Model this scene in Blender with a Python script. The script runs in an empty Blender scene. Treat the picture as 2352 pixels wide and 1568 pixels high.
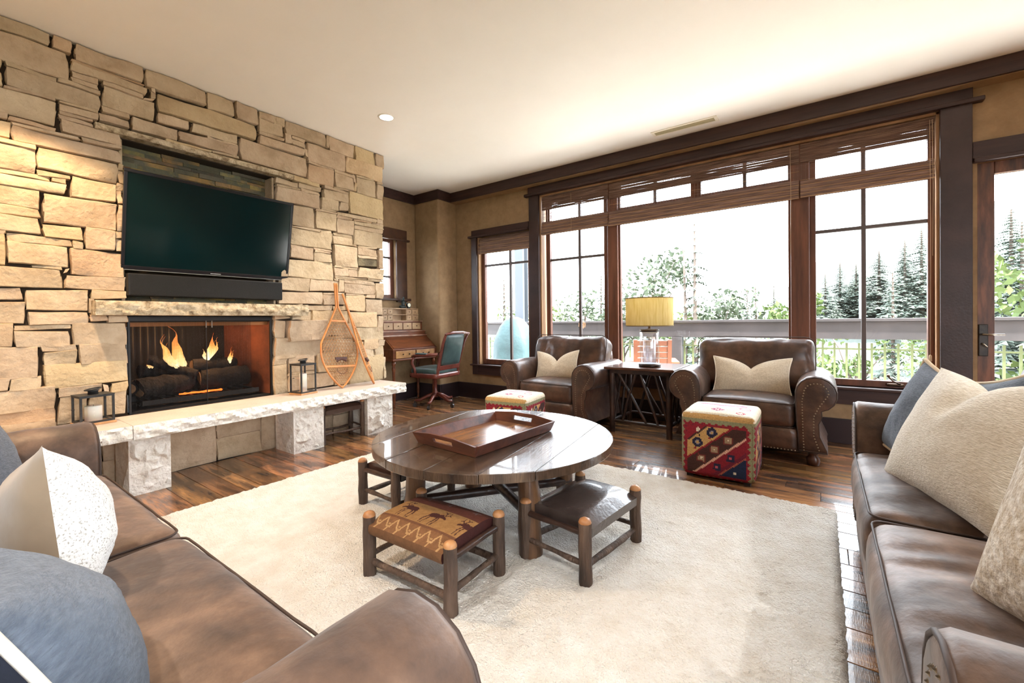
import bpy, bmesh, math, random
from mathutils import Vector, Matrix, Euler, noise
PI = math.pi
R = math.radians
random.seed(7)
sc = bpy.context.scene
col = sc.collection
# ------------------------------------------------------------------ camera
CAMH = 1.10
F_PX, YAW, PITCH, ROLL, CY = 992.56, .6229, .0103, -.0121, 746.63
def camera():
    f = Vector((-math.sin(YAW)*math.cos(PITCH), math.cos(YAW)*math.cos(PITCH), -math.sin(PITCH)))
    r = Vector((math.cos(YAW), math.sin(YAW), 0)); u = r.cross(f)
    r2 = r*math.cos(ROLL)+u*math.sin(ROLL); u2 = -r*math.sin(ROLL)+u*math.cos(ROLL)
    m = Matrix((r2, u2, -f)).transposed().to_4x4(); m.translation = (0, 0, CAMH)
    cd = bpy.data.cameras.new('camera'); cd.sensor_width = 36; cd.lens = F_PX/2352*36
    cd.shift_y = (CY-784)/2352; cd.clip_start = .02; cd.clip_end = 500
    co = bpy.data.objects.new('camera', cd); col.objects.link(co); co.matrix_world = m
    sc.camera = co
camera()
# ------------------------------------------------------------------ world, exposure
w = bpy.data.worlds.new('sky'); sc.world = w; w.use_nodes = True
wn = w.node_tree.nodes; wl = w.node_tree.links; wn.clear()
wo = wn.new('ShaderNodeOutputWorld'); bg = wn.new('ShaderNodeBackground')
bg.inputs[0].default_value = (.85, .925, 1, 1); bg.inputs[1].default_value = 6.4
wl.new(bg.outputs[0], wo.inputs[0])
sc.view_settings.view_transform = 'Standard'; sc.view_settings.look = 'None'
sc.view_settings.exposure = 1.38; sc.view_settings.gamma = 1; sc.view_settings.use_curve_mapping = False
try:
    sc.cycles.use_denoising = True; sc.cycles.denoiser = 'OPENIMAGEDENOISE'
    sc.cycles.max_bounces = 10; sc.cycles.diffuse_bounces = 6; sc.cycles.glossy_bounces = 4
    sc.cycles.transmission_bounces = 6; sc.cycles.transparent_max_bounces = 24
    sc.cycles.sample_clamp_indirect = 8; sc.cycles.caustics_reflective = False; sc.cycles.caustics_refractive = False
    sc.cycles.use_adaptive_sampling = True
except Exception: pass
def area(name, loc, rot, sx, sy, power, color=(1, 1, 1), portal=False, spread=None):
    d = bpy.data.lights.new(name, 'AREA'); d.shape = 'RECTANGLE'; d.size = sx; d.size_y = sy
    d.energy = power; d.color = color
    if portal: d.cycles.is_portal = True
    if spread: d.spread = spread
    o = bpy.data.objects.new(name, d); col.objects.link(o); o.location = loc; o.rotation_euler = rot
    return o
sd = bpy.data.lights.new('sun', 'SUN'); sd.energy = 20; sd.color = (1, .97, .94); sd.angle = R(2)
so = bpy.data.objects.new('sun', sd); col.objects.link(so); so.rotation_euler = Vector((.62, -.16, .77)).to_track_quat('Z', 'Y').to_euler()
# portals on the real openings of the window wall
area('window_portal', (-1.09, 4.84, 1.6), (-PI/2, 0, 0), 3.66, 2.2, 1, portal=True)
area('window_portal', (-3.5, 4.84, 1.4), (-PI/2, 0, 0), .95, 1.8, 1, portal=True)
area('window_portal', (1.45, 4.84, 1.1), (-PI/2, 0, 0), .85, 2.2, 1, portal=True)
CEIL = 2.945
BX0, BX1 = -3.93, 3.2        # stone face, right wall
BY0, BY1 = -3.6, 4.72        # rear wall, window wall
# ------------------------------------------------------------------ materials
def nt(m):
    m.use_nodes = True; n = m.node_tree.nodes; n.clear()
    return n, m.node_tree.links
def lin(c):
    if max(c) > 1.01: c = [x/255 for x in c]
    return tuple(((x+.055)/1.055)**2.4 if x > .04045 else x/12.92 for x in c[:3])+(1,)
MATS = {}
def M(name, c1, c2=None, c3=None, vs=4, detail=5, st=(1, 1, 1), rough=.6, metal=0, bump=0, bs=40, bst=None, rnd=0, rndh=0,
      spec=.5, sheen=0, coat=0, sub=0, trans=0, emis=None, lo=.35, hi=.65, rvar=0, bdist=.01, vcol=False, alpha=1, wave=None, ior=1.45):
    if name in MATS: return MATS[name]
    m = bpy.data.materials.new(name); n, l = nt(m)
    out = n.new('ShaderNodeOutputMaterial'); b = n.new('ShaderNodeBsdfPrincipled'); l.new(b.outputs[0], out.inputs[0])
    b.inputs['Roughness'].default_value = rough; b.inputs['Metallic'].default_value = metal
    b.inputs['Specular IOR Level'].default_value = spec; b.inputs['IOR'].default_value = ior
    b.inputs['Sheen Weight'].default_value = sheen; b.inputs['Coat Weight'].default_value = coat
    b.inputs['Transmission Weight'].default_value = trans; b.inputs['Alpha'].default_value = alpha
    if sub: b.inputs['Subsurface Weight'].default_value = sub
    if emis: b.inputs['Emission Color'].default_value = lin(emis[0]); b.inputs['Emission Strength'].default_value = emis[1]
    tc = n.new('ShaderNodeTexCoord'); oi = n.new('ShaderNodeObjectInfo')
    add = n.new('ShaderNodeVectorMath'); add.operation = 'MULTIPLY_ADD'
    l.new(oi.outputs['Random'], add.inputs[0]); add.inputs[1].default_value = (37.1, 91.7, 53.3) if rnd or rndh else (0, 0, 0)
    l.new(tc.outputs['Object'], add.inputs[2])
    mp = n.new('ShaderNodeMapping'); mp.inputs['Scale'].default_value = st; l.new(add.outputs[0], mp.inputs[0])
    colr = None
    if vcol:
        at = n.new('ShaderNodeAttribute'); at.attribute_name = 'Col'; colr = at.outputs['Color']
    if c2 is not None:
        no = n.new('ShaderNodeTexNoise'); no.inputs['Scale'].default_value = vs; no.inputs['Detail'].default_value = detail
        no.inputs['Roughness'].default_value = .62
        l.new(mp.outputs[0], no.inputs[0])
        cr = n.new('ShaderNodeValToRGB'); l.new(no.outputs[0], cr.inputs[0])
        e = cr.color_ramp.elements; e[0].position = lo; e[1].position = hi
        e[0].color = lin(c1); e[1].color = lin(c2)
        if c3 is not None:
            x = cr.color_ramp.elements.new((lo+hi)/2); x.color = lin(c3)
        colr2 = cr.outputs[0]
        if vcol:
            mx = n.new('ShaderNodeMix'); mx.data_type = 'RGBA'; mx.blend_type = 'MULTIPLY'; mx.inputs[0].default_value = 1
            l.new(colr, mx.inputs[6]); l.new(colr2, mx.inputs[7]); colr = mx.outputs[2]
        else: colr = colr2
        if rvar:
            mr = n.new('ShaderNodeMapRange'); l.new(no.outputs[0], mr.inputs[0]); mr.inputs[1].default_value = .3; mr.inputs[2].default_value = .7
            mr.inputs[3].default_value = rough-rvar; mr.inputs[4].default_value = rough+rvar; l.new(mr.outputs[0], b.inputs['Roughness'])
    if colr is None:
        rg = n.new('ShaderNodeRGB'); rg.outputs[0].default_value = lin(c1); colr = rg.outputs[0]
    if wave:   # fine weave / grain lines: (scale, stretch, strength)
        ws, wst, wa = wave
        m2 = n.new('ShaderNodeMapping'); m2.inputs['Scale'].default_value = wst; l.new(add.outputs[0], m2.inputs[0])
        n2 = n.new('ShaderNodeTexNoise'); n2.inputs['Scale'].default_value = ws; n2.inputs['Detail'].default_value = 3; l.new(m2.outputs[0], n2.inputs[0])
        r2 = n.new('ShaderNodeMapRange'); l.new(n2.outputs[0], r2.inputs[0]); r2.inputs[1].default_value = .3; r2.inputs[2].default_value = .7
        r2.inputs[3].default_value = 1-wa; r2.inputs[4].default_value = 1+wa*.6
        hv = n.new('ShaderNodeHueSaturation'); l.new(r2.outputs[0], hv.inputs['Value']); l.new(colr, hv.inputs['Color']); colr = hv.outputs[0]
    if rnd or rndh:
        hs = n.new('ShaderNodeHueSaturation')
        mr = n.new('ShaderNodeMapRange'); l.new(oi.outputs['Random'], mr.inputs[0]); mr.inputs[3].default_value = 1-rnd; mr.inputs[4].default_value = 1+rnd
        l.new(mr.outputs[0], hs.inputs['Value'])
        if rndh:
            ml = n.new('ShaderNodeMath'); ml.operation = 'MULTIPLY'; ml.inputs[1].default_value = 7.13; l.new(oi.outputs['Random'], ml.inputs[0])
            fr = n.new('ShaderNodeMath'); fr.operation = 'FRACT'; l.new(ml.outputs[0], fr.inputs[0])
            m3 = n.new('ShaderNodeMapRange'); l.new(fr.outputs[0], m3.inputs[0]); m3.inputs[3].default_value = .5-rndh; m3.inputs[4].default_value = .5+rndh
            l.new(m3.outputs[0], hs.inputs['Hue'])
        l.new(colr, hs.inputs['Color']); colr = hs.outputs[0]
    l.new(colr, b.inputs['Base Color'])
    if bump:
        m4 = n.new('ShaderNodeMapping'); m4.inputs['Scale'].default_value = bst or st; l.new(add.outputs[0], m4.inputs[0])
        bn = n.new('ShaderNodeTexNoise'); bn.inputs['Scale'].default_value = bs; bn.inputs['Detail'].default_value = 6
        l.new(m4.outputs[0], bn.inputs[0])
        bp = n.new('ShaderNodeBump'); bp.inputs['Strength'].default_value = bump; bp.inputs['Distance'].default_value = bdist
        l.new(bn.outputs[0], bp.inputs['Height']); l.new(bp.outputs[0], b.inputs['Normal'])
    MATS[name] = m; return m
def glassmat(name='pane_glass', tint=(1, 1, 1), refl=.06, rough=.0):
    if name in MATS: return MATS[name]
    m = bpy.data.materials.new(name); n, l = nt(m)
    out = n.new('ShaderNodeOutputMaterial'); mx = n.new('ShaderNodeMixShader'); t = n.new('ShaderNodeBsdfTransparent'); g = n.new('ShaderNodeBsdfGlossy')
    t.inputs[0].default_value = tint+(1,); g.inputs['Roughness'].default_value = rough
    mx.inputs[0].default_value = refl
    l.new(t.outputs[0], mx.inputs[1]); l.new(g.outputs[0], mx.inputs[2]); l.new(mx.outputs[0], out.inputs[0])
    MATS[name] = m; return m
# ------------------------------------------------------------------ mesh helpers
class G:
    def __init__(s): s.v = []; s.f = []; s.T = Matrix.Identity(4)
    def add(s, vs, fs):
        o = len(s.v); T = s.T
        s.v += [tuple(T @ Vector(p)) for p in vs]; s.f += [tuple(i+o for i in f) for f in fs]; return s
    def box(s, x0, x1, y0, y1, z0, z1):
        return s.add([(x0, y0, z0), (x1, y0, z0), (x1, y1, z0), (x0, y1, z0), (x0, y0, z1), (x1, y0, z1), (x1, y1, z1), (x0, y1, z1)],
                     [(3, 2, 1, 0), (4, 5, 6, 7), (0, 1, 5, 4), (1, 2, 6, 5), (2, 3, 7, 6), (3, 0, 4, 7)])
    def tube(s, pts, rad, n=8, cap=True, closed=False, sq=1.0):
        pts = [Vector(p) for p in pts]; N = len(pts)
        rad = rad if isinstance(rad, (list, tuple)) else [rad]*N
        up = Vector((0, 0, 1)); vs = []; fs = []; pv = None
        for i, p in enumerate(pts):
            a = pts[i-1] if (i > 0 or closed) else p; b = pts[(i+1) % N] if (i < N-1 or closed) else p
            t = (b-a).normalized()
            if pv is None:
                pv = t.cross(up)
                if pv.length < .05: pv = t.cross(Vector((1, 0, 0)))
            pv = (pv-t*pv.dot(t)).normalized(); q = t.cross(pv)
            for k in range(n):
                an = 2*PI*k/n; vs.append(tuple(p+pv*math.cos(an)*rad[i]+q*math.sin(an)*rad[i]*sq))
        M_ = N if closed else N-1
        for i in range(M_):
            j = (i+1) % N
            for k in range(n): fs.append((i*n+k, i*n+(k+1) % n, j*n+(k+1) % n, j*n+k))
        if cap and not closed: fs.append(tuple(range(n-1, -1, -1))); fs.append(tuple((N-1)*n+k for k in range(n)))
        return s.add(vs, fs)
    def lathe(s, prof, n=20, c=(0, 0, 0), cap=True):
        vs = []; fs = []
        for (r, z) in prof:
            for k in range(n):
                a = 2*PI*k/n; vs.append((c[0]+r*math.cos(a), c[1]+r*math.sin(a), c[2]+z))
        N = len(prof)
        for i in range(N-1):
            for k in range(n): fs.append((i*n+k, i*n+(k+1) % n, (i+1)*n+(k+1) % n, (i+1)*n+k))
        if cap: fs.append(tuple(range(n-1, -1, -1))); fs.append(tuple((N-1)*n+k for k in range(n)))
        return s.add(vs, fs)
    def prism(s, poly, d0, d1, axis='y'):   # poly in the two other axes
        n = len(poly); vs = []
        for d in (d0, d1):
            for (a, b) in poly: vs.append({'x': (d, a, b), 'y': (a, d, b), 'z': (a, b, d)}[axis])
        fs = [tuple(range(n-1, -1, -1)), tuple(range(n, 2*n))]+[(k, (k+1) % n, n+(k+1) % n, n+k) for k in range(n)]
        return s.add(vs, fs)
    def sheet(s, fn, nu, nv):
        vs = [fn(i/nu, j/nv) for j in range(nv+1) for i in range(nu+1)]
        fs = [(j*(nu+1)+i, j*(nu+1)+i+1, (j+1)*(nu+1)+i+1, (j+1)*(nu+1)+i) for j in range(nv) for i in range(nu)]
        return s.add(vs, fs)
    def soft(s, sx, sy, sz, r, n=(10, 10, 4), puff=(0, 0, 0), c=(0, 0, 0), wr=0, wf=6, seed=0):
        """rounded box of half sizes sx,sy,sz with bulged faces"""
        bm = bmesh.new(); key = {}
        def vert(p):
            k = tuple(round(q, 5) for q in p)
            if k not in key: key[k] = bm.verts.new(p)
            return key[k]
        H = (sx, sy, sz)
        for ax in range(3):
            a, b = [(1, 2), (2, 0), (0, 1)][ax]
            for sg in (-1, 1):
                na, nb = n[a], n[b]
                for i in range(na):
                    for j in range(nb):
                        q = []
                        for (di, dj) in ((0, 0), (1, 0), (1, 1), (0, 1)):
                            p = [0, 0, 0]; p[ax] = sg; p[a] = -1+2*(i+di)/na; p[b] = -1+2*(j+dj)/nb; q.append(vert(p))
                        if sg < 0: q.reverse()
                        bm.faces.new(q)
        for v in bm.verts:
            p = [v.co[k] for k in range(3)]; u = list(p)
            w_ = [p[k]*H[k] for k in range(3)]
            # spread the samples so rounded edges get rings
            inn = [max(-H[k]+r, min(H[k]-r, w_[k])) for k in range(3)]
            d = Vector([w_[k]-inn[k] for k in range(3)])
            if d.length > 1e-6: d = d.normalized()*r
            q = [inn[k]+d[k] for k in range(3)]
            for k in range(3):
                a, b = (k+1) % 3, (k+2) % 3
                q[k] += math.copysign(puff[k], p[k])*(abs(p[k])**3)*(1-u[a]**2)*(1-u[b]**2) if abs(p[k]) > 1e-6 else 0
            if wr:
                nv = noise.noise(Vector(q)*wf+Vector((seed*7.1, seed*3.3, 0))); nv2 = noise.noise(Vector(q)*wf*2.7+Vector((seed, 9, 4)))
                dd = Vector(q); dd = Vector((dd.x/sx, dd.y/sy, dd.z/sz)).normalized()
                q = [q[k]+dd[k]*wr*(nv+.5*nv2) for k in range(3)]
            v.co = Vector(q)
        bm.verts.index_update(); vs = [(v.co.x+c[0], v.co.y+c[1], v.co.z+c[2]) for v in bm.verts]
        fs = [tuple(v.index for v in f.verts) for f in bm.faces]; bm.free()
        return s.add(vs, fs)
    def build(s, name, mat, parent=None, smooth=False, bevel=0, seg=2, sub=0, loc=None, rot=None, auto=None):
        me = bpy.data.meshes.new(name); me.from_pydata(s.v, [], s.f); me.update()
        if smooth or auto:
            me.polygons.foreach_set('use_smooth', [True]*len(me.polygons))
            if auto:
                try: me.set_sharp_from_angle(angle=R(auto))
                except Exception: pass
        o = bpy.data.objects.new(name, me); col.objects.link(o)
        for m_ in (mat if isinstance(mat, (list, tuple)) else [mat]): me.materials.append(m_)
        if parent is not None: o.parent = parent
        if loc: o.location = loc
        if rot: o.rotation_euler = rot
        if bevel:
            b = o.modifiers.new('bevel', 'BEVEL'); b.width = bevel; b.segments = seg; b.limit_method = 'ANGLE'; b.angle_limit = R(35)
        if sub:
            b = o.modifiers.new('sub', 'SUBSURF'); b.levels = b.render_levels = sub
        return o
def thing(name, label, cat, loc=(0, 0, 0), rz=0, group=None):
    o = bpy.data.objects.new(name, None); col.objects.link(o); o.location = loc; o.rotation_euler = (0, 0, rz)
    o['label'] = label; o['category'] = cat
    if group: o['group'] = group
    return o
def tag(o, label=None, cat=None, group=None, kind=None):
    if label: o['label'] = label
    if cat: o['category'] = cat
    if group: o['group'] = group
    if kind: o['kind'] = kind
    return o
def B(x0, x1, y0, y1, z0, z1): return G().box(x0, x1, y0, y1, z0, z1)
def copy_tree(o, parent=None):
    c = o.copy(); col.objects.link(c); c.parent = parent
    for ch in list(o.children): copy_tree(ch, c)
    return c
def paint(o, fn):
    """flat print: fn(face centre, normal) -> sRGB 0-255"""
    me = o.data; ca = me.color_attributes.new('Col', 'FLOAT_COLOR', 'CORNER')
    data = [0.0]*(4*len(me.loops))
    for p in me.polygons:
        c = lin(fn(p.center, p.normal))
        for li in p.loop_indices: data[li*4:li*4+4] = c
    ca.data.foreach_set('color', data)
# ------------------------------------------------------------------ shared materials
TRIM = M('dark_stained_trim', (62, 44, 42), (44, 31, 30), vs=3, st=(1, 1, 1), rough=.42, bump=.15, bs=60, spec=.45)
TRIMH = M('dark_trim_grain', (66, 46, 42), (48, 33, 31), vs=5, st=(.4, 3, 6), rough=.45, spec=.4)
FRAMEW = M('window_frame_wood', (112, 70, 52), (78, 48, 38), vs=6, st=(3, 3, .3), rough=.4, spec=.5)
SASH = M('sash_metal', (84, 74, 72), rough=.45)
KNOTTY = M('knotty_door_wood', (122, 76, 52), (66, 40, 28), (92, 56, 38), vs=5, st=(5, 5, .8), rough=.4, detail=8)
PLASTER = M('tan_plaster', (158, 130, 97), (138, 112, 82), vs=7, rough=.85, bump=.35, bs=30, bdist=.006)
CEILM = M('ceiling_paint', (251, 248, 240), (249, 246, 238), vs=3, rough=.9, bump=.1, bs=12)
DARKB = M('baseboard_black_brown', (44, 32, 34), rough=.4)
STONE = M('sandstone', (204, 184, 156), (166, 144, 116), (190, 168, 140), vs=6, rough=.9, bump=1, bs=30, rnd=.085, rndh=.006, lo=.25, hi=.75, bdist=.012, spec=.2)
STONEO = M('sandstone_ochre', (206, 182, 148), (178, 152, 120), (196, 170, 136), vs=5, rough=.9, bump=.9, bs=38, rnd=.1, rndh=.01, lo=.25, hi=.75, bdist=.012, spec=.2)
STONED = M('sandstone_grey', (140, 128, 102), (92, 84, 70), vs=6, rough=.9, bump=1, bs=45, rnd=.1, bdist=.012, spec=.2)
MORTAR = M('dark_joint', (58, 46, 34), rough=1)
SLABM = M('limestone', (204, 190, 178), (190, 176, 164), vs=4, rough=.75, bump=.2, bs=70)
CHISEL = M('chiselled_limestone', (238, 234, 226), (216, 208, 196), (232, 227, 218), vs=12, rough=.85, bump=1, bs=30, bdist=.02)
MANTELM = M('mantel_stone', (212, 196, 168), (130, 110, 84), (190, 172, 142), vs=16, rough=.9, bump=1, bs=40, bdist=.02)
SLATE = M('slate', (112, 104, 80), (160, 128, 72), (92, 90, 74), vs=3, rough=.65, bump=.8, bs=40, rnd=.4, rndh=.03, bdist=.012)
PLANK = M('reclaimed_floor_wood', (164, 118, 78), (52, 41, 36), (122, 86, 58), vs=2.4, st=(.9, 5, 1), detail=9, rough=.22, bump=.2, bs=22, coat=.3, bst=(14, 1.5, 1), rnd=.36, rndh=.010,
          lo=.36, hi=.64, bdist=.004, spec=.5, rvar=.08, wave=(14, (1, 16, 1), .35))
# ------------------------------------------------------------------ shell
def S(o): o['kind'] = 'structure'; return o
floor = S(B(-4.9, BX1, BY0, 4.92, -.12, -.012).build('floor', M('subfloor', (52, 38, 30), rough=.5)))
rr = random.Random(11); y = .12
nplank = 0
while y < 4.70:
    wd = rr.choice([.10, .13, .13, .16, .19]); y1 = min(y+wd, 4.72)
    x = -4.86 if y > 2.9 else -3.95
    x -= rr.random()*.0
    xe = 3.18
    while x < xe:
        L = rr.uniform(.7, 2.3); x1 = min(x+L, xe+.01)
        if x1-x < .25: break
        mid = (x+x1)/2
        if not (x > -2.95 and x1 < -.02 and y1 < 2.95):      # boards wholly under the rug are left out
            hx, hy = (x1-x)/2-.0012, (y1-y)/2-.0015
            o = B(-hx, hx, -hy, hy, -.012, 0).build('plank', PLANK, floor, bevel=.0015, seg=1, loc=(mid, (y+y1)/2, rr.uniform(-.0008, 0))); nplank += 1
        x = x1
    y = y1
S(B(-5.0, BX1+.1, BY0-.1, 4.92, CEIL, CEIL+.12).build('ceiling', CEILM))
def wall_y(name, y0, y1, x0, x1, holes, mat=PLASTER, H=CEIL):
    g = G(); xs = sorted(set([x0, x1]+[h[0] for h in holes]+[h[1] for h in holes]))
    for a, b in zip(xs, xs[1:]):
        hs = sorted([h for h in holes if h[0] <= a+1e-6 and h[1] >= b-1e-6], key=lambda h: h[2]); z = 0
        for h in hs:
            if h[2] > z+1e-4: g.box(a, b, y0, y1, z, h[2])
            z = h[3]
        if z < H: g.box(a, b, y0, y1, z, H)
    return S(g.build(name, mat))
def wall_x(name, x0, x1, y0, y1, holes, mat=PLASTER, H=CEIL):
    g = G(); ys = sorted(set([y0, y1]+[h[0] for h in holes]+[h[1] for h in holes]))
    for a, b in zip(ys, ys[1:]):
        hs = sorted([h for h in holes if h[0] <= a+1e-6 and h[1] >= b-1e-6], key=lambda h: h[2]); z = 0
        for h in hs:
            if h[2] > z+1e-4: g.box(x0, x1, a, b, z, h[2])
            z = h[3]
        if z < H: g.box(x0, x1, a, b, z, H)
    return S(g.build(name, mat))
W2 = (-3.975, -3.08, .49, 2.285); W3 = (-2.933, .748, .498, 2.695); D1 = (.955, 1.98, 0, 2.245)
wall_y('wall_back', 4.72, 4.92, -4.9, BX1, [W2, W3, D1])
N1 = (3.12, 3.985, 1.43, 2.27)
wall_x('wall_nook', -5.02, -4.86, 3.03, 4.92, [N1])
wall_x('wall_right', BX1, BX1+.14, BY0, 4.92, [(-3.2, -1.4, .5, 2.5), (-.9, 1.4, .5, 2.5)])  # openings added in the unseen wall to let in fill daylight
wall_y('wall_front', BY0-.14, BY0, -4.9, BX1, [])
S(B(-4.86, -4.37, 4.34, 4.72, 0, CEIL).build('column', PLASTER, bevel=.03, seg=4))
S(B(-4.37, BX1, 4.585, 4.72, 2.81, CEIL).build('trim_1', PLASTER))
# dark crown band
g = G().box(-4.34, BX1, 4.56, 4.585, 2.815, CEIL-.002)
g.box(-4.37, -4.34, 4.34, 4.585, 2.815, CEIL-.002).box(-4.86, -4.34, 4.31, 4.34, 2.815, CEIL-.002).box(-4.86, -4.83, 3.07, 4.31, 2.815, CEIL-.002)
S(g.build('trim_2', TRIMH))
g = G().box(-4.35, -.12+.9, 4.695, 4.72, 0, .215).box(-4.86, -4.35, 4.315, 4.34, 0, .215).box(-4.37, -4.345, 4.34, 4.7, 0, .215).box(-4.86, -4.835, 3.07, 4.315, 0, .215)
S(g.build('baseboard_back', DARKB, bevel=.004))
# ------------------------------------------------------------------ stone wall
NI = (.88, 1.905, 1.275, 2.405); FB = (.885, 1.872, .47, 1.168)
wl_ = wall_x('wall_left', -4.86, -3.985, BY0, 3.045, [FB, NI], MORTAR)
# close the recess backs
S(B(-4.5, -4.13, NI[0]-.01, NI[1]+.01, NI[2]-.01, NI[3]+.01).build('niche_backing', MORTAR, wl_))
ST = '''24 286 54 294;55 286 64 294;65 283 100 294;24 268 62 285;63 275 102 281;24 252 34 264;35 254 77 265;63 268 76 271;78 258 106 272;23 237 56 252;57 247 76 252;76 248 92 253;57 242 73 245;58 234 87 242;36 233 56 236;28 223 37 232;37 222 87 231;23 204 47 219;47 208 85 221;47 204 62 207;23 194 60 201;62 194 84 207;22 183 48 194;49 175 84 193;22 167 48 177;49 166 67 174;68 161 83 175;34 161 62 166;62 160 67 165;22 147 34 165;34 148 60 161;61 143 87 160;22 134 57 146;58 144 60 147;58 134 88 143;70 128 88 134;21 126 40 133;41 120 69 133;21 112 41 125;42 111 69 119;69 113 78 118;78 112 89 117;21 98 36 112;36 108 61 111;36 97 60 107;61 97 88 112;21 78 46 98;47 94 63 98;48 85 63 94;64 84 88 98;48 71 88 86;21 72 34 80;34 71 47 79;21 58 53 72;20 51 53 59;20 45 53 52;54 65 75 71;54 47 67 65;75 65 78 70;79 64 88 71;68 49 87 65;101 282 139 294;140 281 159 294;160 281 177 294;104 274 107 279;108 267 176 280;108 259 127 266;129 259 161 266;162 247 220 265;93 248 120 257;120 249 161 257;178 277 198 294;178 287 191 294;192 287 200 294;178 266 218 273;201 282 240 294;206 274 219 279;243 280 271 294;273 279 296 294;298 280 309 294;221 263 261 281;262 264 307 280;221 244 248 261;249 246 270 260;273 245 297 262;299 245 308 261;207 241 233 246;191 235 211 240;212 236 234 241;192 220 233 233;237 232 264 241;235 222 253 233;254 224 264 232;265 223 307 245;234 220 250 222;205 200 226 219;228 201 250 218;251 218 299 222;250 200 269 215;270 212 307 216;203 182 245 198;246 189 268 197;270 191 306 207;203 170 225 182;226 178 244 180;226 169 244 178;200 152 246 169;247 167 273 188;274 181 298 189;274 170 298 178;300 169 306 190;246 157 262 165;262 157 273 165;274 157 306 168;194 140 221 152;221 141 251 152;247 154 305 155;257 140 294 150;295 136 306 153;192 128 234 139;234 128 258 138;215 122 244 127;244 122 258 127;259 122 282 138;283 118 305 135;204 113 222 121;222 109 261 122;188 114 202 117;188 97 198 113;199 94 237 113;238 97 267 109;188 78 232 97;187 73 199 81;200 65 225 81;187 46 199 73;227 62 255 81;262 105 297 121;298 100 305 117;267 91 305 105;279 81 298 92;279 73 292 82;293 72 305 84;260 47 304 75;233 78 266 94'''
stones = [tuple(float(q)/100 for q in s.split()) for s in ST.split(';')]
cell = .01; YA, YB, ZA, ZB = -.62, 3.07, 0.0, 2.945
nyc, nzc = int((YB-YA)/cell), int(round((ZB-ZA)/cell))
occ = [[False]*nzc for _ in range(nyc)]
def mark(y0, z0, y1, z1):
    for i in range(max(0, round((y0-YA)/cell)), min(nyc, round((y1-YA)/cell))):
        c = occ[i]
        for k in range(max(0, round((z0-ZA)/cell)), min(nzc, round((z1-ZA)/cell))): c[k] = True
for s in stones: mark(*s)
for b in (FB, NI): mark(b[0], b[2], b[1], b[3])
mark(.72, 1.17, 2.1, 1.27); mark(.74, 2.41, 2.05, 2.455); mark(-9, .385, 9, .475)
rs = random.Random(5)
extra = []
for k in range(nzc):
    for i in range(nyc):
        if occ[i][k]: continue
        mw = rs.choice([22, 30, 38, 46]) if True else 30; mh = rs.choice([9, 12, 15, 18])
        if k < 38: mh = rs.choice([18, 38]); mw = 34
        a = 0
        while i+a < nyc and not occ[i+a][k] and a < mw: a += 1
        hgt = 1
        while k+hgt < nzc and hgt < mh and all(not occ[i+q][k+hgt] for q in range(a)): hgt += 1
        if nzc-(k+hgt) < 5 and all(not occ[i+q][kk] for q in range(a) for kk in range(k+hgt, nzc)): hgt = nzc-k
        yy, zz = YA+i*cell, ZA+k*cell; s = (yy, zz, yy+a*cell, zz+hgt*cell); mark(*s)
        if a >= 3 and hgt >= 2: extra.append(s)
def stone(y0, z0, y1, z1, mat, out, parent, rough=.010, seed=0):
    cy, cz = (y0+y1)/2, (z0+z1)/2; hy, hz = (y1-y0)/2-.0008, (z1-z0)/2-.0008
    us = [-1, -.965, -.5, 0, .5, .965, 1] if hy > .06 else [-1, -.9, 0, .9, 1]
    vs_ = [-1, -.93, -.3, .3, .93, 1] if hz > .035 else [-1, -.85, 0, .85, 1]
    nu, nv = len(us)-1, len(vs_)-1; r_ = random.Random(seed)
    cut = [r_.uniform(0, .018) for _ in range(4)]; sk = [r_.uniform(-.006, .006) for _ in range(4)]
    vs = []
    for j, v in enumerate(vs_):
        for i, u in enumerate(us):
            n1 = noise.noise(Vector((u*hy*9+seed*3.7, v*hz*9, seed))); n2 = noise.noise(Vector((u*hy*26+seed, v*hz*26, seed*1.7)))
            yy = u*hy+n2*.004*(1-abs(u)**8*.0); zz = v*hz+n1*.004
            if abs(u) == 1 and abs(v) > .8: yy -= u*cut[(u > 0)*2+(v > 0)]*.7; zz -= v*cut[(u > 0)+(v > 0)*2]*.35
            zz += sk[0]*u*(v > 0)+sk[1]*u*(v <= 0); yy += sk[2]*v
            edge = i in (0, nu) or j in (0, nv)
            xx = out+n1*rough*1.6+n2*rough-(.006 if edge else 0)
            vs.append((xx, yy, zz))
    fs = [(j*(nu+1)+i, j*(nu+1)+i+1, (j+1)*(nu+1)+i+1, (j+1)*(nu+1)+i) for j in range(nv) for i in range(nu)]
    ring = [j for j in range(nu+1)]+[(j+1)*(nu+1)+nu for j in range(nv)]+[nv*(nu+1)+nu-1-i for i in range(nu)]+[(nv-1-j)*(nu+1) for j in range(nv-1)]
    o_ = len(vs)
    for q in ring: vs.append((-.06, vs[q][1]*.995, vs[q][2]*.99))
    m_ = len(ring)
    for q in range(m_): fs.append((ring[q], o_+q, o_+(q+1) % m_, ring[(q+1) % m_]))
    g = G(); g.add(vs, fs); g.v = [(p[0], p[1], p[2]) for p in g.v]
    return g.build('stone', mat, parent, auto=38, loc=(-3.955, cy, cz))
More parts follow.
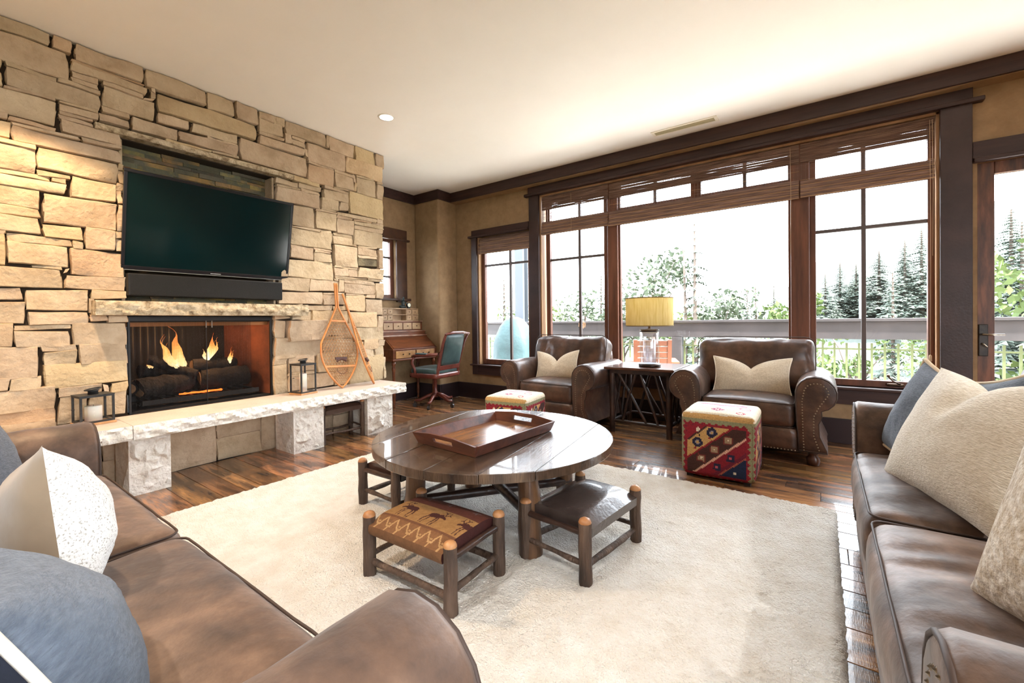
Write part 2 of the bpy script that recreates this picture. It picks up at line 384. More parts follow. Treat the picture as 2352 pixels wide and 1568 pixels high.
for i, s in enumerate(stones+extra):
    y0, z0, y1, z1 = s
    if z1 > CEIL-.002: z1 = CEIL-.004
    r_ = random.Random(i*13+1); mt = STONE
    if r_.random() < .13: mt = STONEO
    outp = .012+r_.random()*.014; rg = .009
    if (y1-y0) > .3: rg = .013
    if abs(y0-1.95) < .06 and abs(z0-1.0) < .08 and y1-y0 > .2: outp, rg = .075, .03      # the proud split stone right of the firebox
    if abs(y0-.52) < .03 and 2.6 < z0 < 2.9 and z1-z0 < .12: outp, rg = .06, .018
    if z0 < .38: mt = STONED if r_.random() < .0 else STONE; outp = .0
    if 2.68 < y0 < 2.8 and abs(z0-1.66) < .06: mt = STONED
    if i < len(stones) and .78 < y0 < .82 and z0 > 2.44: mt = STONED
    stone(y0, z0, y1, z1, mt, outp, wl_, rg, i)
# slate courses at the back of the TV recess
rs = random.Random(3); z = NI[2]
while z < NI[3]-.005:
    hgt = rs.choice([.018, .024, .03, .036]); y = NI[0]
    while y < NI[1]-.01:
        L = rs.uniform(.07, .26); y1 = min(y+L, NI[1])
        vis = z > 2.1 or z < 1.36
        if vis:
            d = rs.uniform(.0, .022)
            B(-.02, d, -(y1-y)/2+.001, (y1-y)/2-.001, -hgt/2+.0008, min(hgt, NI[3]-z)/2-.0008).build('slate_strip', SLATE, wl_, loc=(-4.115, (y+y1)/2, z+hgt/2))
        y = y1
    z += hgt
# recess cheeks (stone returns)
for yy in (NI[0], NI[1]):
    for k in range(6):
        z0 = NI[2]+k*.188; z1 = z0+.186
        s_ = 1 if yy == NI[0] else -1
        B(-.085, .055, -.012, .006, 0, z1-z0).build('stone', STONE, wl_, bevel=.004, loc=(-4.03, yy-s_*.002, z0))
def rough_edge_slab(x0, x1, y0, y1, z0, z1, n, seed, amp=.012, ends=False):
    """slab with flat top and a rock-faced front edge (facing +x)"""
    g = G(); nv = 6
    def fn(u, v):
        yy = y0+(y1-y0)*u; zz = z0+(z1-z0)*v
        d = noise.noise(Vector((yy*16+zz*22, zz*26, seed)))-.8*abs(noise.noise(Vector((yy*38+zz*30, zz*30, seed+5))))
        bulge = math.sin(PI*v)*.012
        xx = x1+d*amp*(1.2 if 0 < v < 1 else .5)+bulge-.01
        return (xx, yy, zz)
    g.sheet(fn, n, nv)
    top = [fn(i/n, 1) for i in range(n+1)]; bot = [fn(i/n, 0) for i in range(n+1)]
    for e, flip in ((top, 0), (bot, 1)):
        vs = e+[(x0, p[1], p[2]) for p in e]; m_ = n+1
        g.add(vs, [((i, i+1, m_+i+1, m_+i) if not flip else (i+1, i, m_+i, m_+i+1)) for i in range(n)])
    for yy, u in ((y0, 0), (y1, 1)):
        vs = [fn(u, k/nv) for k in range(nv+1)]+[(x0, yy, z1), (x0, yy, z0)]
        g.add(vs, [tuple(range(len(vs))) if u else tuple(reversed(range(len(vs))))])
    g.add([(x0, y0, z0), (x0, y1, z0), (x0, y1, z1), (x0, y0, z1)], [(0, 3, 2, 1)])
    return g
li = rough_edge_slab(-4.1, -3.895, .735, 2.06, 2.412, 2.452, 60, 3, .006).build('lintel', MANTELM, wl_, auto=40)
li['label'] = 'thin pale stone lintel over the TV recess'
# hearth
h = thing('hearth', 'long raised pale limestone hearth bench on rough stone piers in front of the fireplace', 'hearth', (-3.7, 1.5, 0))
def W(o, t): o.matrix_parent_inverse = Matrix.Translation(t.location).inverted(); return o   # mesh given in world coordinates
for (a_, b_, n_, s_) in ((.0, .795, 90, 1), (.799, 2.97, 240, 2)):
    o = W(rough_edge_slab(-3.91, -3.472, a_, b_, .385, .475, n_, s_, .022).build('slab', [CHISEL, SLABM], h, auto=32), h)
    for p in o.data.polygons:
        if abs(p.normal.z) > .97 and p.center.z > .47: p.material_index = 1
def pier(y0, y1, seed):
    g = G(); nu, nv = 34, 44
    def fn(u, v):
        yy = y0+(y1-y0)*u; zz = .38*v
        a = noise.noise(Vector((yy*9, zz*11, seed)));  b_ = abs(noise.noise(Vector((yy*17, zz*19, seed+3))))
        e = min(1, min(u, 1-u, )*9, min(v, 1-v)*9)
        c_ = abs(noise.noise(Vector((yy*36, zz*33, seed+8))))
        return (-3.615+e*(a*.05-b_*.055+.03-c_*.012), yy, zz)
    g.sheet(fn, nu, nv)
    r_ = [fn(i/nu, 0) for i in range(nu+1)]
    g.box(-3.91, -3.602, y0, y1, 0, .38)
    return W(g.build('pier', CHISEL, h, auto=30), h)
pier(.80, 1.02, 4); pier(1.86, 2.13, 9); pier(2.585, 2.885, 13); pier(-.1, .12, 17)
B(-.004, .004, -.045, .045, -.022, .022).build('outlet_plate', M('plate', (214, 206, 190), rough=.4), wl_, loc=(-3.936, 1.42, .315))
# mantel
mt = rough_edge_slab(-3.99, -3.80, .70, 2.12, 1.170, 1.266, 110, 6, .016).build('mantel_shelf', MANTELM, auto=35)
tag(mt, 'rough-edged stone mantel ledge above the firebox, under the TV', 'mantel')
mt.data.transform(Matrix.Identity(4))
# ------------------------------------------------------------------ windows, door, blinds
GLASS = glassmat(refl=.025)
def window(name, o, yf, glass, muntins, casings):
    root = S(casings.build(name, TRIM, bevel=.003))
    return root
# window 3: the big three-part window
w3 = bpy.data.objects.new('window_3', None); col.objects.link(w3); S(w3)
def part(name, g, mat, par, **k): return g.build(name, mat, par, **k)
part('casing', B(-3.08, -2.933, 4.685, 4.72, .345, 2.70), TRIM, w3, bevel=.004)
part('casing', B(.748, .925, 4.685, 4.72, 0, 2.70), TRIM, w3, bevel=.004)
part('header', B(-3.085, .925, 4.675, 4.72, 2.725, 2.815), TRIMH, w3, bevel=.003)
part('header_shelf', B(-3.135, .985, 4.655, 4.72, 2.695, 2.728), TRIMH, w3, bevel=.006)
part('sill', B(-3.0, .80, 4.655, 4.80, .475, .498), TRIMH, w3, bevel=.006)
part('apron', B(-2.935, .75, 4.69, 4.72, .345, .475), TRIMH, w3, bevel=.003)
g = G().box(-2.933, -2.915, 4.72, 4.90, .498, 2.695).box(.730, .748, 4.72, 4.90, .498, 2.695).box(-2.933, .748, 4.72, 4.90, 2.677, 2.695)
part('jamb', g, M('light_jamb', (176, 140, 104), (150, 112, 80), vs=4, st=(2, 2, .3), rough=.5), w3)
YG = 4.80
units = [(-2.915, -2.018, -2.82, -2.018+.0), (-1.912, -.224, 0, 0), (-.098, .73, 0, 0)]
part('mullion', B(-2.03, -1.905, 4.745, 4.87, .498, 2.677), FRAMEW, w3, bevel=.008, seg=3)
part('mullion', B(-.236, -.09, 4.745, 4.87, .498, 2.677), FRAMEW, w3, bevel=.008, seg=3)
def sash(par, x0, x1, z0, z1, mv, mh, fw=.05, y=YG, nm='pane', side=None):
    g = G().box(x0, x0+fw, y-.02, y+.03, z0, z1).box(x1-fw, x1, y-.02, y+.03, z0, z1).box(x0+fw, x1-fw, y-.02, y+.03, z0, z0+fw+.012).box(x0+fw, x1-fw, y-.02, y+.03, z1-fw, z1)
    part('sash', g, FRAMEW, par, bevel=.004)
    xs = [x0+fw]+mv+[x1-fw]; zs = [z0+fw+.012]+mh+[z1-fw]
    for a in mv: part('muntin', B(a-.016, a+.016, y-.012, y+.022, zs[0], zs[-1]), SASH, par, bevel=.003)
    for b_ in mh: part('muntin', B(xs[0], xs[-1], y-.010, y+.020, b_-.015, b_+.015), SASH, par, bevel=.003)
    for a, b_ in zip(xs, xs[1:]):
        for c, d in zip(zs, zs[1:]):
            part(nm, G().add([(a, y+.004, c), (b_, y+.004, c), (b_, y+.004, d), (a, y+.004, d)], [(0, 1, 2, 3)]), GLASS, par)
sash(w3, -2.88, -2.03, .498, 2.67, [-2.41], [1.866], .058)
sash(w3, -1.905, -.236, .498, 2.35, [], [], .02)
sash(w3, -1.905, -1.06, 2.35, 2.67, [-1.49], [], .02)
sash(w3, -1.06, -.236, 2.35, 2.67, [-.615], [], .02)
part('transom_bar', B(-1.905, -.236, 4.76, 4.86, 2.30, 2.36), FRAMEW, w3, bevel=.004)
part('transom_mullion', B(-1.11, -1.01, 4.76, 4.86, 2.35, 2.67), FRAMEW, w3, bevel=.004)
sash(w3, -.09, .735, .498, 2.67, [.29], [1.866], .045)
g = G().soft(.055, .014, .012, .01, (6, 3, 3), c=(.49, 4.765, .528)); g.tube([(.52, 4.755, .535), (.475, 4.735, .56), (.445, 4.73, .595)], [.008, .006, .007], 6); g.lathe([(0.001, -.012), (.012, -.006), (.012, .006), (.001, .012)], 8, (.443, 4.73, .604))
part('crank_handle', g, M('bronze', (92, 74, 60), rough=.35, metal=.7), w3, smooth=True)
# window 2: left of the post
w2 = bpy.data.objects.new('window_2', None); col.objects.link(w2); S(w2)
part('casing', B(-4.07, -3.975, 4.685, 4.72, .345, 2.29), TRIM, w2, bevel=.004)
part('header', B(-4.06, -3.085, 4.68, 4.72, 2.305, 2.385), TRIMH, w2, bevel=.003)
part('header_shelf', B(-4.115, -3.085, 4.66, 4.72, 2.28, 2.308), TRIMH, w2, bevel=.006)
part('sill', B(-4.10, -3.085, 4.66, 4.80, .470, .490), TRIMH, w2, bevel=.006)
part('apron', B(-4.065, -3.085, 4.69, 4.72, .345, .470), TRIMH, w2, bevel=.003)
part('jamb', G().box(-3.975, -3.955, 4.72, 4.90, .49, 2.285).box(-3.10, -3.08, 4.72, 4.90, .49, 2.285), MATS['light_jamb'], w2)
sash(w2, -3.955, -3.10, .49, 2.28, [-3.46], [1.885], .06)
# window 1: small nook window over the desk
w1 = bpy.data.objects.new('window_1', None); col.objects.link(w1); S(w1)
NOOKT = M('nook_trim', (86, 56, 38), (58, 38, 28), vs=4, rough=.45)
part('casing', B(-4.86, -4.83, 3.985, 4.165, 1.38, 2.30), NOOKT, w1, bevel=.004)
part('casing', B(-4.86, -4.83, 3.07, 3.12, 1.38, 2.30), NOOKT, w1, bevel=.004)
part('header', B(-4.86, -4.825, 3.07, 4.165, 2.27, 2.40), NOOKT, w1, bevel=.003)
part('header_shelf', B(-4.86, -4.81, 3.07, 4.21, 2.245, 2.272), NOOKT, w1, bevel=.005)
part('sill', B(-4.93, -4.80, 3.07, 4.21, 1.40, 1.43), NOOKT, w1, bevel=.005)
g = G().box(-4.96, -4.91, 3.93, 3.985, 1.43, 2.27).box(-4.96, -4.91, 3.12, 3.175, 1.43, 2.27).box(-4.96, -4.91, 3.175, 3.93, 2.215, 2.27).box(-4.96, -4.91, 3.175, 3.93, 1.43, 1.485)
part('sash', g, FRAMEW, w1, bevel=.004)
for z in (1.735, 2.0): part('muntin', B(-4.95, -4.92, 3.175, 3.93, z-.012, z+.012), SASH, w1)
part('muntin', B(-4.95, -4.92, 3.54, 3.565, 1.485, 2.215), SASH, w1)
part('pane', G().add([(-4.935, 3.175, 1.485), (-4.935, 3.93, 1.485), (-4.935, 3.93, 2.215), (-4.935, 3.175, 2.215)], [(0, 1, 2, 3)]), GLASS, w1)
# door 1
d1 = bpy.data.objects.new('door_1', None); col.objects.link(d1); S(d1)
part('header', B(.925, 2.2, 4.68, 4.72, 2.275, 2.40), TRIMH, d1, bevel=.003)
part('header_shelf', B(.93, 2.25, 4.66, 4.72, 2.245, 2.277), TRIMH, d1, bevel=.006)
part('stile', B(.955, 1.048, 4.735, 4.79, .01, 2.245), KNOTTY, d1, bevel=.004)
part('stile', B(1.88, 1.98, 4.735, 4.79, .01, 2.245), KNOTTY, d1, bevel=.004)
part('rail', B(1.048, 1.88, 4.735, 4.79, 2.155, 2.245), KNOTTY, d1, bevel=.004)
part('rail', B(1.048, 1.88, 4.735, 4.79, .01, .25), KNOTTY, d1, bevel=.004)
part('pane', G().add([(1.048, 4.76, .25), (1.88, 4.76, .25), (1.88, 4.76, 2.155), (1.048, 4.76, 2.155)], [(0, 1, 2, 3)]), GLASS, d1)
IRON = M('aged_iron', (48, 46, 46), (66, 62, 58), vs=20, rough=.4, metal=.6)
part('lock_plate', B(.962, 1.012, 4.722, 4.735, .79, 1.03), IRON, d1, bevel=.004)
g = G().tube([(.985, 4.735, .955), (.985, 4.69, .955)], .008, 8).tube([(.975, 4.69, .955), (1.03, 4.688, .953), (1.09, 4.69, .953)], [.008, .006, .006], 8)
part('lever_handle', g, M('brushed_nickel', (150, 138, 122), rough=.25, metal=.9), d1, smooth=True)
g = G().tube([(.978, 4.725, .885), (.985, 4.70, .88), (1.0, 4.695, .86)], [.008, .005, .005], 6)
part('thumb_turn', g, MATS['brushed_nickel'], d1, smooth=True)
# woven wood blinds
REED = M('woven_reed', (150, 120, 102), (84, 62, 56), (116, 90, 78), vs=5, st=(.6, 1, 30), rough=.7, detail=6, wave=(9, (1, 1, 30), .35))
REEDL = M('woven_reed_light', (184, 146, 104), rough=.7)
CORDM = M('blind_cord', (176, 150, 120), rough=.8)
def blind(x0, x1, ztop, zbot, zopen, y, label, seed, cordx=None, cordlen=0):
    t = thing('woven_blind', label, 'blind', ((x0+x1)/2, y, ztop), 0, 'woven wood blinds in the windows'); L = (x1-x0)/2; r_ = random.Random(seed)
    H = ztop-zbot
    part('head_rail', B(-L, L, .005, .05, -.04, 0), REED, t, bevel=.004)
    g = G(); gl = G(); z = -.012; za = -(ztop-zopen[1]); zb = -(ztop-zopen[0])
    while z > -H+.13:
        th = r_.choice([.0022, .003, .004])
        openz = zopen[0] < ztop+z < zopen[1]
        gap = r_.uniform(.0012, .003) if not openz else r_.uniform(.010, .016)
        n = 4; pts = [(-L+2*L*k/n, .0+r_.uniform(-.002, .002), z+r_.uniform(-.0012, .0012)) for k in range(n+1)]
        tgt = gl if r_.random() < .1 else g
        if not openz or r_.random() < .6: tgt.tube(pts, th*.5 if not openz else .0016, 4)
        z -= th+gap
    s = part('reed_slats', g, REED, t); s['kind'] = 'stuff'
    if zopen[1] < ztop-.05:
        g = G(); z = -.006
        while z > -(ztop-zopen[1]):
            th = r_.choice([.0026, .0034, .0044]); n = 5; g.tube([(-L+2*L*k/n, -.012+r_.uniform(-.002, .002), z+r_.uniform(-.0012, .0012)) for k in range(n+1)], th*.62, 4); z -= th*.80 if r_.random() < .93 else th+.0016
        s = part('valance_reeds', g, REED, t); s['kind'] = 'stuff'
    s2 = part('reed_slats', gl, REEDL, t); s2['kind'] = 'stuff'; s2['label'] = 'pale reeds'
    g = G(); n = int(2*L/.032)
    for k in range(n+1):
        xx = -L+.008+(2*L-.016)*k/n; g.box(xx-.0009, xx+.0009, -.004, .003, -H+.1, -.01)
    s = part('warp_cords', g, REED, t); s['kind'] = 'stuff'
    # folded stack at the bottom
    z0 = -H; nfold = 4; fh = (H+(-.0)-(ztop-zopen[0]))/1.0; top = -(ztop-zopen[0])
    stepz = (top-z0)/nfold
    for k in range(nfold):
        za_ = top-stepz*k; zb_ = za_-stepz*1.15 if k < nfold-1 else z0
        g = G(); d = .010+.007*k
        g.sheet(lambda u, v: (-L+2*L*u, -d-.012*math.sin(v*PI)+.004*noise.noise(Vector((u*L*8, v*3, seed+k))), za_+(zb_-za_)*v+.003*noise.noise(Vector((u*L*5, k, seed)))), 16, 5)
        g.sheet(lambda u, v: (L-2*L*u, -d+.02, za_+(zb_-za_)*v), 4, 1)
        part('fold', g, REED, t, smooth=True)
        g = G().tube([(-L, -d-.012, zb_+.004), (0, -d-.013, zb_+.004+r_.uniform(-.002, .002)), (L, -d-.012, zb_+.004)], .0022, 4)
        part('fold_edge', g, REEDL, t)
    for (cx, cl) in (cordx or []):
        g = G().tube([(cx, -.04, -.03), (cx+.004, -.045, -cl*.5), (cx, -.045, -cl)], .0018, 5)
        if cl > 1.2: g.lathe([(.002, 0), (.009, -.008), (.011, -.05), (.004, -.055)], 8, (cx, -.045, -cl))
        part('pull_cord', g, CORDM, t, smooth=True)
    return t
blind(-2.905, -2.008, 2.672, 2.185, (2.352, 2.50), 4.745, 'woven wood blind over the left third of the wide window', 1, [(-.02, .5)])
blind(-1.998, -.168, 2.672, 2.175, (2.345, 2.495), 4.745, 'widest woven wood blind, over the middle picture window', 2, [(.85, 1.0)])
blind(-.158, .722, 2.672, 2.180, (2.335, 2.50), 4.745, 'woven wood blind over the right third of the wide window, with long pull cords', 3, [(.41, 1.88), (.425, 1.1)])
blind(-3.962, -3.09, 2.275, 2.045, (2.26, 2.262), 4.745, 'short fully raised woven blind on the narrow window left of the wide window', 4, [(-.38, .3)])
# ceiling fittings
vt = thing('ceiling_vent', 'long narrow cream air vent set in the ceiling above the window', 'vent', (-1.075, 4.365, CEIL))
part('frame', G().box(-.30, .30, -.062, -.038, -.006, 0).box(-.30, .30, .038, .062, -.006, 0).box(-.30, -.272, -.04, .04, -.006, 0).box(.272, .30, -.04, .04, -.006, 0), M('vent_cream', (246, 240, 222), rough=.5), vt, bevel=.002)
part('back_plate', B(-.272, .272, -.038, .038, -.002, 0), M('vent_inside', (176, 168, 132), rough=.7), vt)
for k in range(5): part('louver', B(-.272, .272, -.032+k*.0145, -.026+k*.0145, -.006, -.002), M('vent_louver', (206, 198, 164), rough=.5), vt)
cl = thing('recessed_light', 'round white recessed ceiling light near the stone wall', 'light', (-3.183, 2.53, CEIL))
part('trim_ring', G().lathe([(.058, 0), (.075, 0), (.073, -.006), (.058, -.004)], 32, cap=False), M('white_trim', (245, 243, 236), rough=.4), cl, smooth=True)
part('lens', G().lathe([(.001, -.003), (.057, -.003)], 32, cap=False), M('lit_lens', (255, 244, 224), emis=((255, 244, 224), 6)), cl)
def can(x, y, power, colr=(1, .86, .68), size=R(95), blend=.6):
    d = bpy.data.lights.new('ceiling_or_fill_spot', 'SPOT'); d.energy = power; d.color = colr; d.spot_size = size; d.spot_blend = blend; d.shadow_soft_size = .05
    o = bpy.data.objects.new('ceiling_or_fill_spot', d); col.objects.link(o); o.location = (x, y, CEIL-.02)
can(-3.18, 2.53, 60, (1, .92, .82))
can(-3.20, .30, 100, (1, .70, .42), R(103), .25)
for (x, y) in ((-1.6, -.8), (.6, -.8), (-1.6, -2.6), (1.6, -2.6), (2.0, 1.4)): can(x, y, 90, (1, .99, .97), R(130), .8)  # unseen spots, added only as fill light for the room
# ------------------------------------------------------------------ upholstery
SUEDE = M('brown_suede', (120, 93, 74), (66, 49, 39), (92, 69, 54), vs=4.5, detail=9, rough=.50, bump=.4, bs=9, sheen=.15, lo=.38, hi=.62, bdist=.02, rvar=.1, spec=.4)
SUEDED = M('dark_brown_suede', (94, 66, 51), (56, 38, 30), (75, 52, 40), vs=5, detail=8, rough=.36, bump=.3, bs=9, sheen=.06, lo=.38, hi=.62, bdist=.02, rvar=.1, spec=.5)
WELT = M('dark_welt', (58, 42, 34), rough=.6)
BRASS = M('antique_nailhead', (128, 112, 92), rough=.3, metal=.9)
FOOTM = M('turned_foot_wood', (84, 50, 34), (58, 34, 24), vs=8, rough=.3)
def arm_profile(xin, rr, ztop, side, zb=.10, flare=.0):
    """rolled arm in (x,z); side=+1 outward is +x"""
    zc = ztop-rr; xc = xin+rr
    P = [(xin+.02, zb), (xin+.015, zb+.12), (xin+.005, zb+.22)]
    for k in range(13):
        a = PI-(PI*1.42)*k/12; P.append((xc+rr*math.cos(a), zc+rr*math.sin(a)))
    lx, lz = P[-1]
    P += [(xin+.165, lz-.045), (xin+.145, lz-.10), (xin+.15, zb+.12), (xin+.175, zb+.06), (xin+.20+flare, zb)]
    return [(side*x, z) for x, z in P]
def rolled_arm(root, xin, rr, ztop, side, y0, y1, mat, zb=.10, nails=True, droop=0):
    P = arm_profile(xin, rr, ztop, side, zb)
    if side < 0: P = P[::-1]
    cx = sum(p[0] for p in P)/len(P); cz = sum(p[1] for p in P)/len(P)
    g = G(); rings = [(y0, .90), (y0+.006, .965), (y0+.02, 1.0)]+[(y0+(y1-y0)*k/8, 1.0) for k in range(1, 8)]+[(y1-.02, 1.0), (y1, .95)]
    n = len(P); vs = []
    for j, (yy, s_) in enumerate(rings):
        t = (yy-y0)/(y1-y0)
        for i, (x, z) in enumerate(P):
            wn_ = noise.noise(Vector((x*7+side, yy*7, z*7)))*.007 if 2 < j < len(rings)-1 else 0
            vs.append((cx+(x-cx)*s_+wn_, yy, cz+(z-cz)*s_+wn_-droop*t*max(0, z-.3)))
    fs = [(j*n+i, j*n+(i+1) % n, (j+1)*n+(i+1) % n, (j+1)*n+i) for j in range(len(rings)-1) for i in range(n)]
    g.add(vs, fs+[tuple(range(n-1, -1, -1)), tuple((len(rings)-1)*n+k for k in range(n))])
    arm = g.build('arm', mat, root, auto=50)
    # welt round the front and nailheads inside it
    w_ = [(cx+(x-cx)*.955, y0+.004, cz+(z-cz)*.955) for x, z in P]
    G().tube(w_+[w_[0]], .005, 5).build('welt', WELT, arm, smooth=True)
    if nails:
        sc_ = []
        zc = ztop-rr; xc = xin+rr
        path = [(xin+.055, zb+.02), (xin+.05, zb+.15), (xin+.045, zc-.06)]+[(xc+(rr-.055)*math.cos(PI-PI*k/8), zc+(rr-.055)*math.sin(PI-PI*k/8)) for k in range(9)]+[(xin+.145, zc-.10), (xin+.115, zc-.17), (xin+.115, zb+.13), (xin+.15, zb+.02)]
        g = G(); acc = 0
        for a, b_ in zip(path, path[1:]):
            d = math.hypot(b_[0]-a[0], b_[1]-a[1]); k = -acc
            while k < d:
                if k >= 0:
                    t = k/d; g.add(*dome(side*(a[0]+(b_[0]-a[0])*t), y0-.001, a[1]+(b_[1]-a[1])*t, .0055))
                k += .021
            acc = (d-(k-.021)); 
        o = g.build('nailhead_trim', BRASS, arm, smooth=True); o['kind'] = 'stuff'
    return arm
def dome(x, y, z, r):
    vs = [(x, y-r*.7, z)]+[(x+r*math.cos(k*PI/3), y+.001, z+r*math.sin(k*PI/3)) for k in range(6)]
    return vs, [(0, k+1, (k+1) % 6+1) for k in range(6)]
def piping_ring(sx, sy, r, z, c, dz=0, n=10):
    pts = []
    for (qx, qy, a0) in ((1, 1, 0), (-1, 1, 90), (-1, -1, 180), (1, -1, 270)):
        for k in range(5):
            a = R(a0+90*k/4); pts.append((c[0]+qx*(sx-r)+r*math.cos(a), c[1]+qy*(sy-r)+r*math.sin(a), z))
        # straight run with a slight sag
        nx = {(1, 1): (-1, 1), (-1, 1): (-1, -1), (-1, -1): (1, -1), (1, -1): (1, 1)}[(qx, qy)]
        for k in range(1, 5):
            t = k/5; ax = c[0]+qx*(sx-(r if qx != nx[0] else 0)); 
    return pts
def cushion(root, name, mat, sx, sy, sz, c, puff=(.0, .01, .03), r=.045, n=(14, 12, 5), wr=.006, seed=0, rot=None, welt=True, pulls=0):
    g = G(); g.soft(sx, sy, sz, r, n, puff, wr=wr, wf=5, seed=seed)
    if pulls:     # stretched folds running front to back across the cushion
        g.v = [(x, y_, z+(pulls*(.3-abs(noise.noise(Vector((x*11+.8*y_, y_*1.6, seed)))))*max(0, 1-(x/sx)**4)*max(0, 1-(y_/sy)**4) if z > 0 else 0)) for x, y_, z in g.v]
    o = g.build(name, mat, root, smooth=True, sub=1, loc=c, rot=rot)
    if welt:
        for zz in (sz-.27*r, -sz+.27*r):
            pts = piping_ring(sx-.24*r, sy-.24*r, r*.76, zz, (0, 0, 0))
            P2 = []
            for a, b_ in zip(pts, pts[1:]+pts[:1]):
                P2.append(a); a = Vector(a); b_ = Vector(b_)
                if (b_-a).length > .1:
                    m = int((b_-a).length/.07)
                    for k in range(1, m):
                        q = a.lerp(b_, k/m); q += Vector((0, 0, 1))*.004*noise.noise(q*9+Vector((seed, 0, 0))); P2.append(tuple(q))
            G().tube(P2, .0036, 6, closed=True).build('piping', WELT, o, smooth=True)
    return o
def bun_foot(root, x, y, r=.045, h=.10):
    return G().lathe([(.022, 0), (r*.8, .004), (r, h*.35), (r*.95, h*.55), (r*.55, h*.78), (r*.75, h*.86), (r*.8, h)], 16, (x, y, 0)).build('foot', FOOTM, root, smooth=True)
def armchair(label, loc, rz, seed):
    t = thing('armchair', label, 'armchair', loc, rz, 'brown rolled-arm armchairs by the window')
    xi = .33; D = .80
    for s_ in (-1, 1): rolled_arm(t, xi, .13, .67, s_, 0, D-.06, SUEDED)
    part('base', G().soft(xi+.03, (D-.08)/2, .085, .02, (6, 6, 3), c=(0, .03+(D-.08)/2, .185)), SUEDED, t, smooth=True)
    part('front_rail', G().soft(xi+.02, .02, .085, .012, (10, 2, 4), c=(0, .025, .18)), SUEDED, t, smooth=True)
    g = G(); k = -xi
    while k < xi: g.add(*dome(k, .004, .105, .0055)); k += .022
    o = part('nailhead_trim', g, BRASS, t, smooth=True); o['kind'] = 'stuff'
    cushion(t, 'seat_cushion', SUEDED, xi+.005, .30, .10, (0, .30, .36), puff=(.0, .015, .03), seed=seed)
    # back frame, bulging back cushion leaning on it
    part('back_frame', G().soft(.42, .05, .31, .04, (8, 3, 8), (.0, .01, .02), c=(0, D-.07, .46)), SUEDED, t, smooth=True)
    bc = G(); bc.soft(.455, .115, .225, .08, (30, 8, 16), (.0, .035, .004), wr=.020, wf=6, seed=seed+3)
    o = bc.build('back_cushion', SUEDED, t, smooth=True, sub=1, loc=(0, D-.235, .685), rot=(R(-14), 0, 0))
    pts = []
    for (qx, qz, a0) in ((1, 1, 0), (-1, 1, 90), (-1, -1, 180), (1, -1, 270)):
        for k in range(5):
            a = R(a0+90*k/4); pts.append((qx*(.455-.075)+.075*math.cos(a), -.075, qz*(.235-.075)+.075*math.sin(a)))
    G().tube(pts, .004, 6, closed=True).build('piping', WELT, o, smooth=True)
    for x in (-.44, .44):
        for y_ in (.07, D-.12): bun_foot(t, x, y_)
    return t
armchair('brown leather-look rolled-arm armchair right of the lamp table, behind the kilim cube', (-.50, 3.83, 0), 0, 1)
armchair('brown leather-look rolled-arm armchair left of the lamp table, nearer the desk', (-2.34, 3.80, 0), R(-3), 2)
# ------------------------------------------------------------------ pillows
def pillow_mesh(w, h, th, n=26, chop=0, flat=.0, seed=0, pinch=.09):
    g = G()
    def P(u, v, s):
        x, y = 2*u-1, 2*v-1
        e = max(0, (1-abs(x)**2.6))*max(0, (1-abs(y)**2.6))
        d = th*(max(0, (1-x*x))*max(0, (1-y*y)))**.58
        d *= 1+.10*noise.noise(Vector((x*2.3+seed, y*2.3, s)))
        px = x*w*(1-pinch*(1-y*y)); py = y*h*(1-pinch*(1-x*x))
        if chop: 
            k = (math.exp(-abs(x)/.34)*1.15-.06)*max(0, (y+1)/2)**1.5; py -= chop*k*(1.0 if abs(x) > .0 else 1); d *= 1-.35*math.exp(-(x/.16)**2)*max(0, y)
        wr = .004*noise.noise(Vector((x*7+seed, y*5, 2+s)))
        return (px, s*(d*.5+wr*e), py)
    g.sheet(lambda u, v: P(u, v, -1), n, n); g.sheet(lambda u, v: P(1-u, v, 1), n, n)
    rim = [P(k/n, 0, -1) for k in range(n)]+[P(1, k/n, -1) for k in range(n)]+[P(1-k/n, 1, -1) for k in range(n)]+[P(0, 1-k/n, -1) for k in range(n)]
    return g, [(p[0], 0, p[2]) for p in rim]
def pillow(label, mats, w, h, th, loc, rot, chop=0, trim=None, trim_r=.005, seed=0, group=None, back=None, trimname='piping'):
    g, rim = pillow_mesh(w, h, th, chop=chop, seed=seed)
    nf = len(g.f)//2
    if back is not None:
        t = thing('throw_pillow', label, 'pillow', loc, 0, group); t.rotation_euler = rot
        a = G(); a.v = g.v[:len(g.v)//2]; a.f = g.f[:nf]; a.build('front_cover', mats, t, smooth=True)
        b = G(); b.v = g.v[len(g.v)//2:]; b.f = [tuple(i-len(g.v)//2 for i in f) for f in g.f[nf:]]; b.build('back_cover', back, t, smooth=True)
        root = t
    else:
        bm_ = g.build('throw_pillow', mats, None, smooth=True, loc=loc, rot=rot); tag(bm_, label, 'pillow', group); root = bm_
    if trim: G().tube(rim, trim_r, 6, closed=True).build(trimname, trim, root, smooth=True)
    return root
OAT = M('oatmeal_weave', (216, 202, 180), (196, 180, 156), vs=90, detail=3, rough=.9, bump=.8, bs=160, sheen=.2, bdist=.004)
OATW = M('oatmeal_welt', (236, 228, 212), rough=.9)
CREAM = M('cream_rib_weave', (230, 222, 207), (208, 197, 177), vs=60, detail=3, st=(1, 1, 3), rough=.9, bump=1, bs=90, bst=(1, 1, 3), sheen=.2, bdist=.006)
CHEN = M('cream_chenille', (238, 230, 216), (190, 172, 146), vs=45, detail=6, rough=.95, bump=1.0, bs=60, sheen=.3, bdist=.012, lo=.3, hi=.55)
DENIM = M('slate_blue_cotton', (98, 108, 122), (78, 88, 102), vs=40, st=(1, 1, 3), rough=.9, bump=.8, bs=70, bst=(1, 1, 5), sheen=.15, bdist=.006)
NAVY = M('navy_back', (34, 38, 50), rough=.9)
TANT = M('tan_trim', (206, 184, 154), rough=.85)
